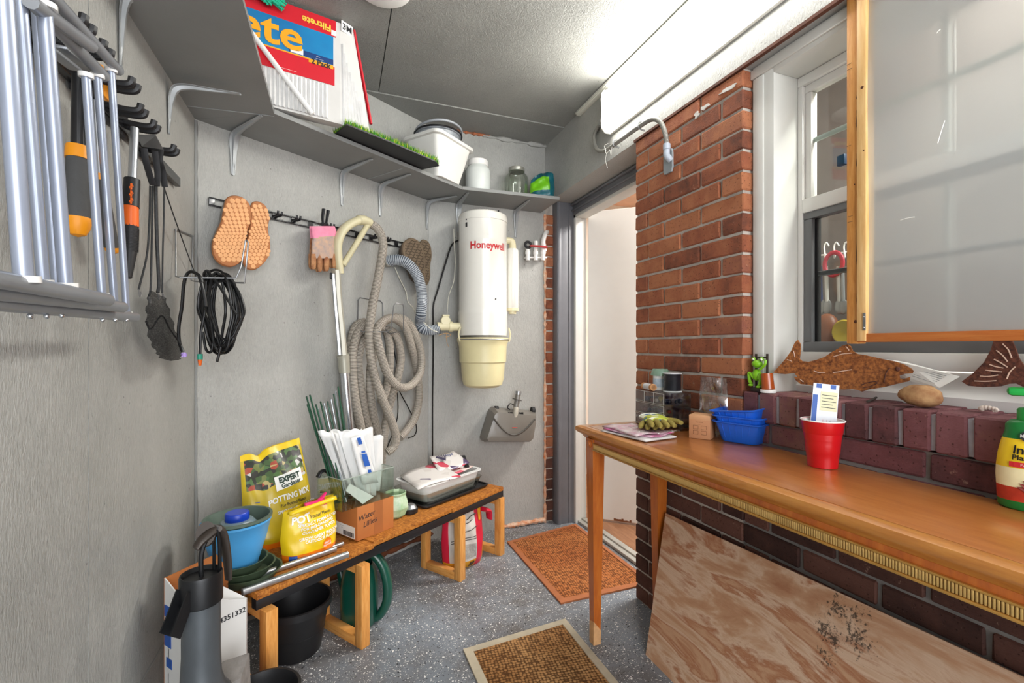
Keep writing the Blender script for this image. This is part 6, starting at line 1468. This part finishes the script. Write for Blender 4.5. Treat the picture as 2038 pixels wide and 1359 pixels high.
# clear plastic bag behind baskets
t = thing('clear_bag', 'crumpled clear plastic bag behind the blue baskets against brick', 'plastic bag', (1.205, 1.235, TZ+.001), -1.57)
puff('film', .13, .20, .045, t, [GLASS((.97, .97, .98), .1, .97, .7)], None, .012, 6, 22, 22, .2)
# blue berry baskets
BSK = M('1f66da', .38, 0, .1, 7); bc = onT(1476, 880)
for i, lab in enumerate(('blue plastic berry basket at the bottom of the stack', 'blue plastic berry basket in the middle of the stack', 'blue plastic berry basket on top of the stack')):
    t = thing('berry_basket', lab, 'basket', (bc.x+.012, bc.y+.005, TZ+.001+i*.019+(.004 if i == 2 else 0)), math.radians(-72)+(.0, .05, -.04)[i], group='blue berry baskets')
    if i == 2: t.rotation_euler = (math.radians(3), math.radians(-6), t.rotation_euler.z)
    H = .066; rg = []
    for (w, d, z) in ((.108, .078, 0), (.114, .084, .004), (.142, .112, H-.006), (.158, .128, H-.004), (.16, .13, H), (.146, .116, H), (.14, .11, H-.006), (.112, .082, .006)):
        pts = rrect(w, d, .02, 6); n_ = len(pts)
        rg.append([(x*(1+(.012 if (k % 3 == 0 and .003 < z < H-.005) else 0)), y*(1+(.012 if (k % 3 == 0 and .003 < z < H-.005) else 0)), z) for k, (x, y) in enumerate(pts)])
    MB().loft(rg).build('basket_shell', BSK, t, 40)
    for sx_ in (-1, 1):
        for k in range(5):
            x = (-.044+.022*k); MB().bar((x*.8, sx_*.0405, .004), (x, sx_*.056, H-.006), .003, .003).build('rib', BSK, t)
    for sy_ in (-1, 1):
        for k in range(3):
            y = (-.022+.022*k); MB().bar((sy_*.0555, y*.8, .004), (sy_*.071, y, H-.006), .003, .003).build('rib', BSK, t)
# red cup with ticket
cc = onT(1637, 928)
t = thing('plastic_cup', 'red plastic party cup with white rim on the table', 'cup', (cc.x, cc.y, TZ+.0008)); cu = 1.0
MB().lathe([(.001, .002), (.030, .002), (.0305, 0), (.033, .0), (.0345, .02), (.0365, .036), (.0375, .038), (.039, .06), (.042, .085), (.0435, .087), (.0475, .118), (.0462, .118), (.0425, .088), (.032, .006), (.001, .005)], 44).build('cup_wall', RED, t)
MB().tube([(.0478*math.cos(a), .0478*math.sin(a), .1185) for a in [2*math.pi*k/36 for k in range(36)]], .0018, 6, 1, True).build('rim', INKW, t); MB().lathe([(.0415, .088), (.0458, .117)], 44, cap=False).build('white_lining', INKW, t)
tk = thing('ticket', 'blue and white printed card standing in the red cup', 'card', (cc.x+.005, cc.y+.01, TZ+.006), -YAW-.35); tk.rotation_euler = (-.12, .10, -YAW-.35)
tw_, th2 = .058, .205
MB().box((-tw_/2, 0, .03), (tw_/2, .0012, th2), .0002).build('card', M('dfe3ea', .4, 0, .03), tk, 0); MB().box((-tw_/2+.001, -.0005, .04), (-tw_/2+.012, .0002, th2-.03)).build('blue_bar', INKB, tk, 0); MB().box((-tw_/2+.018, -.0006, th2-.07), (tw_/2-.002, .0002, th2-.02)).build('address_block', M('ddd8b0', .5), tk, 0)
for i, (s_, m_) in enumerate((('–– –––', INKR), ('–– –––', INKR), ('–– –––', INK), ('––', INK))): text(s_, .0085, m_, tk, (-.002+i*.008, -.0006, th2-.105), Matrix.Rotation(math.pi/2, 4, 'X') @ Matrix.Rotation(math.pi/2, 4, 'Z'), extr=.0001)
for x in (-.022, .01): MB().box((x, -.0005, th2-.012), (x+.012, .0002, th2-.001)).build('blue_mark', INKB, tk, 0)
for i in range(5): MB().box((-.008, -.0009, th2-.03-i*.008), (.024-.006*(i % 2), 0, th2-.0285-i*.008)).build('text_line', INK, tk, 0)
# spray bottle
sp0 = onT(2038, 1018); sbx = thing('plant_food_bottle', 'green and yellow plant food pump bottle at the right edge of the table', 'bottle', (sp0.x+.028, sp0.y-.002, TZ+.001), -YAW-.75)
def oval(prof_, mat, name, n=36, par=None): return MB().lathe(prof_, n, None, True, 1.0, .62).build(name, mat, par or sbx, 50)
GRN = M('159b3f', .35, 0, .06, 6); GRD = M('11702f', .35, 0, .08)
oval([(.001, 0), (.043, 0), (.047, .004), (.0475, .016)], GRD, 'base'); oval([(.0478, .016), (.0485, .03), (.0488, .042)], M('b5341f', .4, 0, .3, 22), 'label_foot')
oval([(.0488, .042), (.0495, .06), (.049, .078)], M('e6dcae', .4, 0, .1, 14), 'label_photo'); oval([(.049, .078), (.047, .10), (.043, .122), (.0405, .132)], YELB, 'label'); oval([(.0405, .132), (.037, .146), (.0365, .158), (.03, .166), (.02, .168), (.001, .168)], GRD, 'shoulder')
MB().lathe([(.021, .166), (.0215, .168), (.0215, .186), (.019, .189), (.009, .19), (.0085, .21)], 24).build('collar', GRN, sbx); MB().lathe([(.0085, .205), (.0085, .214), (.016, .216), (.0165, .222), (.001, .222)], 20).build('pump_stem', GRN, sbx)
MB().box((-.034, -.013, .212), (.022, .013, .228), .006).build('pump_head', GRN, sbx)
def wrapo(p):
    a = p.x/.046; r = .0505 if p.z < .1 else (.0505-(p.z-.1)*.26); return Vector((r*math.sin(a), -r*.62*math.cos(a)-.0004, p.z))
text('Indoor', .0215, INK, sbx, (.0, 0, .112), fn=wrapo, bold=.0004); text('Plant Food', .0135, INK, sbx, (.0, 0, .098), fn=wrapo, bold=.0003)
mb = MB(); mb.grid(lambda u, v: wrapo(Vector((-.033+u*.07, -.0, .08+v*.01-u*.0))), 10, 2); mb.build('red_band', INKR, sbx, 0, False); text('Feeds instantly', .0068, INKW, sbx, (.002, 0, .085), fn=lambda p: wrapo(p)+Vector((0, -.0006, 0)))
mb = MB(); mb.grid(lambda u, v: wrapo(Vector((-.004+.019*u*math.cos(6.283*v), 0, .139+.011*u*math.sin(6.283*v))))+Vector((0, -.003, 0)), 3, 24); mb.build('logo_disc', INK, sbx, 0, False); text('Miracle-Gro', .0085, INKW, sbx, (-.002, 0, .139), fn=lambda p: wrapo(p)+Vector((0, -.0038, 0)), bold=.0002)
LEAF = M('7a2a24', .5, 0, .3, 40); mb = MB()
for k in range(11):
    a = -1.3+k*.26; L = .03; b0 = Vector((.006, 0, .036)); d_ = Vector((math.sin(a), 0, math.cos(a))); n_ = Vector((math.cos(a), 0, -math.sin(a))); pts = [b0, b0+d_*L*.5+n_*.006, b0+d_*L, b0+d_*L*.5-n_*.006]; mb.add([wrapo(p)+Vector((0, -.0007, 0)) for p in pts], [(0, 1, 2, 3)])
mb.build('leaf_picture', LEAF, sbx, 0, False)
# ------------------------------------------------------------------ things on the brick sill
SZ = .9795
RUST = M('5e3018', .75, .15, .35, 120, .8, 190, col2='b9743a'); RUSTD = M('3b211c', .75, .15, .35, 120, .8, 190, col2='7d4a38'); SLIT = M('d9b9a4', .6)
def z5(x, y): return (1470+x*.211, 660+y*.211)
fo = [(558, 78), (585, 120), (583, 200), (575, 255), (600, 278), (660, 285), (740, 265), (820, 235), (870, 200), (930, 165), (985, 130), (1030, 118), (1060, 140), (1075, 180), (1120, 210), (1200, 222), (1300, 245), (1390, 265), (1470, 280), (1560, 310), (1640, 355), (1668, 385), (1640, 392), (1560, 398), (1515, 415), (1520, 440), (1560, 445), (1620, 428), (1652, 420), (1645, 445), (1590, 470), (1540, 480), (1460, 500), (1380, 520), (1290, 535), (1220, 545), (1165, 565), (1130, 550), (1080, 540), (1000, 545), (900, 540), (780, 520), (730, 575), (715, 570), (735, 515), (660, 500), (590, 495), (545, 460), (525, 425), (560, 425), (530, 390), (440, 400), (380, 395), (330, 385), (400, 310), (450, 250), (500, 180), (530, 110)]
XFI = lambda px: 1.272+max(0, px-1540)/282*.085
def plate(parent, pix, x, th, mat, name='plate', bulge=0):
    P = [onX(px, py, x(px) if callable(x) else x) for px, py in pix]; n = len(P); mb = MB()
    from mathutils.geometry import tessellate_polygon
    tris = [list(t_) for t_ in tessellate_polygon([[Vector((px, py, 0)) for px, py in pix]])]
    F = [p-Vector((th/2, 0, 0)) for p in P]; B = [p+Vector((th/2, 0, 0)) for p in P]
    mb.add(F+B, tris+[[i+n for i in reversed(t_)] for t_ in tris]+[(i, (i+1) % n, (i+1) % n+n, i+n) for i in range(n)]); return mb.build(name, mat, parent, 0)
fs = thing('metal_fish', 'rusty metal salmon figure standing on the brick window sill', 'fish figure'); plate(fs, [z5(*p) for p in fo], XFI, .004, RUST)
def slit(parent, pts, x, mat=SLIT, r=.0013, name='cut_line'): MB().tube([onX(*p, x(p[0])-.003 if callable(x) else x) for p in pts], r, 5, 4).build(name, mat, parent)
for pts in (((515, 180), (525, 210), (530, 240)), ((455, 265), (480, 270), (500, 280)), ((895, 235), (980, 210), (1065, 203)), ((710, 370), (760, 385), (815, 388)), ((890, 385), (980, 372), (1065, 358)), ((580, 450), (600, 465), (610, 475)), ((1010, 140), (1030, 160), (1040, 178)), ((945, 183), (958, 190), (965, 183))): slit(fs, [z5(*p) for p in pts], XFI)
slit(fs, [z5(*p) for p in ((1430, 340), (1395, 380), (1380, 430), (1370, 480))], XFI, RUSTD, .0014, 'gill_line'); p = onX(*z5(1500, 352), XFI(1786)-.002); MB().ball(p, (.003, .006, .006), 8).build('eye', RUSTD, fs)
slit(fs, [z5(*p) for p in ((1160, 500), (1220, 480), (1290, 470), (1300, 490), (1240, 515), (1170, 530))], XFI, RUSTD, .0012, 'fin_line')
def z2(x, y): return (1478+x*.2796, 640+y*.2796)
f2 = [(1790, 130), (1850, 120), (1920, 130), (1945, 190), (1970, 260), (2010, 320), (2080, 330), (2200, 260), (2400, 200), (2600, 260), (2680, 340), (2560, 430), (2380, 500), (2200, 520), (2080, 490), (2003, 465), (1950, 440), (1900, 442), (1840, 460), (1720, 466), (1610, 456), (1562, 426), (1640, 370), (1720, 290), (1770, 200)]
fs2 = thing('metal_fish', 'dark rusty metal fish figure, only its tail in view at the right edge', 'fish figure'); XF2 = 1.345; plate(fs2, [z2(*p) for p in f2], XF2, .004, RUSTD)
for pts in (((1850, 158), (1890, 200), (1915, 260)), ((1805, 205), (1850, 240), (1885, 285)), ((1790, 268), (1840, 295), (1885, 325)), ((1757, 305), (1800, 320), (1855, 330)), ((1730, 345), (1790, 352), (1845, 357)), ((1690, 388), (1750, 390), (1818, 380)), ((1650, 422), (1720, 425), (1805, 420)), ((1880, 408), (1900, 360), (1940, 320))): slit(fs2, [z2(*p) for p in pts], XF2-.003)
# frog on a chair
fg = thing('frog_figurine', 'green frog figurine seated on a little wooden chair on the sill', 'figurine'); FR = M('79b51c', .35, 0, .15, 20); FRD = M('4a7d12', .4); CHB = M('2e2017', .7); XG = 1.254
def fgp(px, py, d=0): return onX(px, py, XG+d)
def blob(c, r, m, name): MB().ball(c, r, 10).build(name, m, fg)
blob(fgp(1506, 746), (.013, .015, .019), FR, 'body'); blob(fgp(1507, 724), (.015, .018, .013), FR, 'head'); 
for px in (1500, 1516): blob(fgp(px, 715), (.007, .007, .007), FR, 'eye_bump'); blob(fgp(px-1, 716, -.006), (.003, .004, .005), M('e9e4d0', .3), 'eye'); blob(fgp(px-1.5, 717, -.0085), (.0015, .002, .003), BLACK, 'pupil')
MB().tube([fgp(1499, 727, -.013), fgp(1505, 732, -.016), fgp(1514, 729, -.013)], .0011, 5, 4).build('mouth', FRD, fg)
for pts in (((1500, 752), (1491, 742), (1492, 758), (1496, 764)), ((1510, 754), (1514, 744), (1513, 760), (1510, 768))): MB().tube([fgp(*p, -.008) for p in pts], .005, 8, 5).build('leg', FR, fg)
for px, py in ((1494, 766), (1509, 770)): MB().ball(fgp(px, py, -.012), (.008, .008, .004), 8).build('foot', FR, fg)
MB().tube([fgp(1512, 736, -.004), fgp(1522, 726, -.006), fgp(1524, 716, -.004)], .004, 8, 4).build('arm', FR, fg)
for px in (1505, 1527): MB().bar(Vector((fgp(px, 770, .012).x, fgp(px, 770, .012).y, SZ)), fgp(px, 704, .012), .005, .005).build('chair_post', CHB, fg)
MB().bar(fgp(1505, 712, .012), fgp(1527, 711, .012), .006, .004).build('chair_rail', CHB, fg); p = fgp(1508, 768, -.002); MB().box((p.x-.014, p.y-.02, SZ), (p.x+.016, p.y+.016, SZ+.012), .002).build('chair_seat', CHB, fg)
# amber candle cup
p = onX(1529, 770, 1.25); cn = thing('amber_cup', 'orange amber cup tilted on a white lid on the sill', 'cup', (p.x, p.y, SZ)); MB().lathe([(.001, 0), (.022, 0), (.0225, .008), (.021, .009), (.001, .009)], 24).build('lid', INKW, cn)
MB().lathe([(.001, .0), (.0185, 0), (.0165, .05), (.001, .05)], 24, Matrix.Translation((0, 0, .0095)) @ Matrix.Rotation(-.10, 4, 'X')).build('cup', M('a94a12', .2, 0, .15, 12, Coat_Weight=.5), cn)
# papers behind the fish, stone, shell, twig
t = thing('leaflet', 'printed white leaflet propped behind the fish on the window stool', 'leaflet'); q = [onX(1765, 716, 1.372), onX(1805, 722, 1.370), onX(1910, 750, 1.33), onX(1870, 772, 1.32), onX(1815, 760, 1.35), onX(1790, 745, 1.365)]
mb = MB(); mb.add(q+[v+Vector((.0012, 0, .0012)) for v in q], [tuple(range(6)), tuple(range(11, 5, -1))]+[(i, i+6, (i+1) % 6+6, (i+1) % 6) for i in range(6)]); mb.build('sheet', PAPER, t, 0)
for i in range(6): a, b = q[1].lerp(q[5], .15+i*.13), q[2].lerp(q[3], .15+i*.13); MB().bar(a.lerp(b, .3)+Vector((-.0012, 0, 0)), a.lerp(b, .82)+Vector((-.0012, 0, 0)), .0012, .0006).build('text_line', M('7a8088', .6), t)
st_ = thing('sandstone_rock', 'brown rounded sandstone rock on the brick sill', 'rock'); c = onX(1831, 790, 1.285); rr = random.Random(9); ph_ = [rr.uniform(0, 6) for _ in range(6)]
mb = MB(); mb.ball((0, 0, 0), (1, 1, 1), 18)
c.z = SZ+.0265; mb.v = [c+Vector((v.x*.03, v.y*.044, v.z*.0265))*(1+.06*math.sin(3*v.y+ph_[0])+.05*math.sin(4*v.x+2*v.z+ph_[1])*1+.03*math.sin(9*v.y+5*v.z+ph_[2])) for v in mb.v]
for v in mb.v: v.z = max(v.z, SZ+.0006)
mb.build('rock', M('8a5634', .85, 0, .3, 30, .6, 70, col2='c09a6c'), st_, 60)
t = thing('seashell', 'small white seashell on the brick sill by the bottle', 'shell'); c = onX(1966, 809, 1.30); c.z = SZ+.007; mb = MB()
for k in range(9): a = k*.55; mb.ball(c+Vector((0, .010*math.cos(a)-k*.0008, .003*math.sin(a)+.001)), (.006-.0004*k, .006-.0004*k, .006-.0004*k), 6)
mb.build('shell', M('d8c6ba', .5, 0, .15, 60, .3), t)
t = thing('twig', 'short dark twig lying on the brick sill below the fish', 'twig'); MB().tube([onZ(1726, 799, SZ+.004), onZ(1736, 795, SZ+.005), onZ(1744, 791, SZ+.004)], .0028, 6, 4).build('stick', M('2c211b', .8), t)
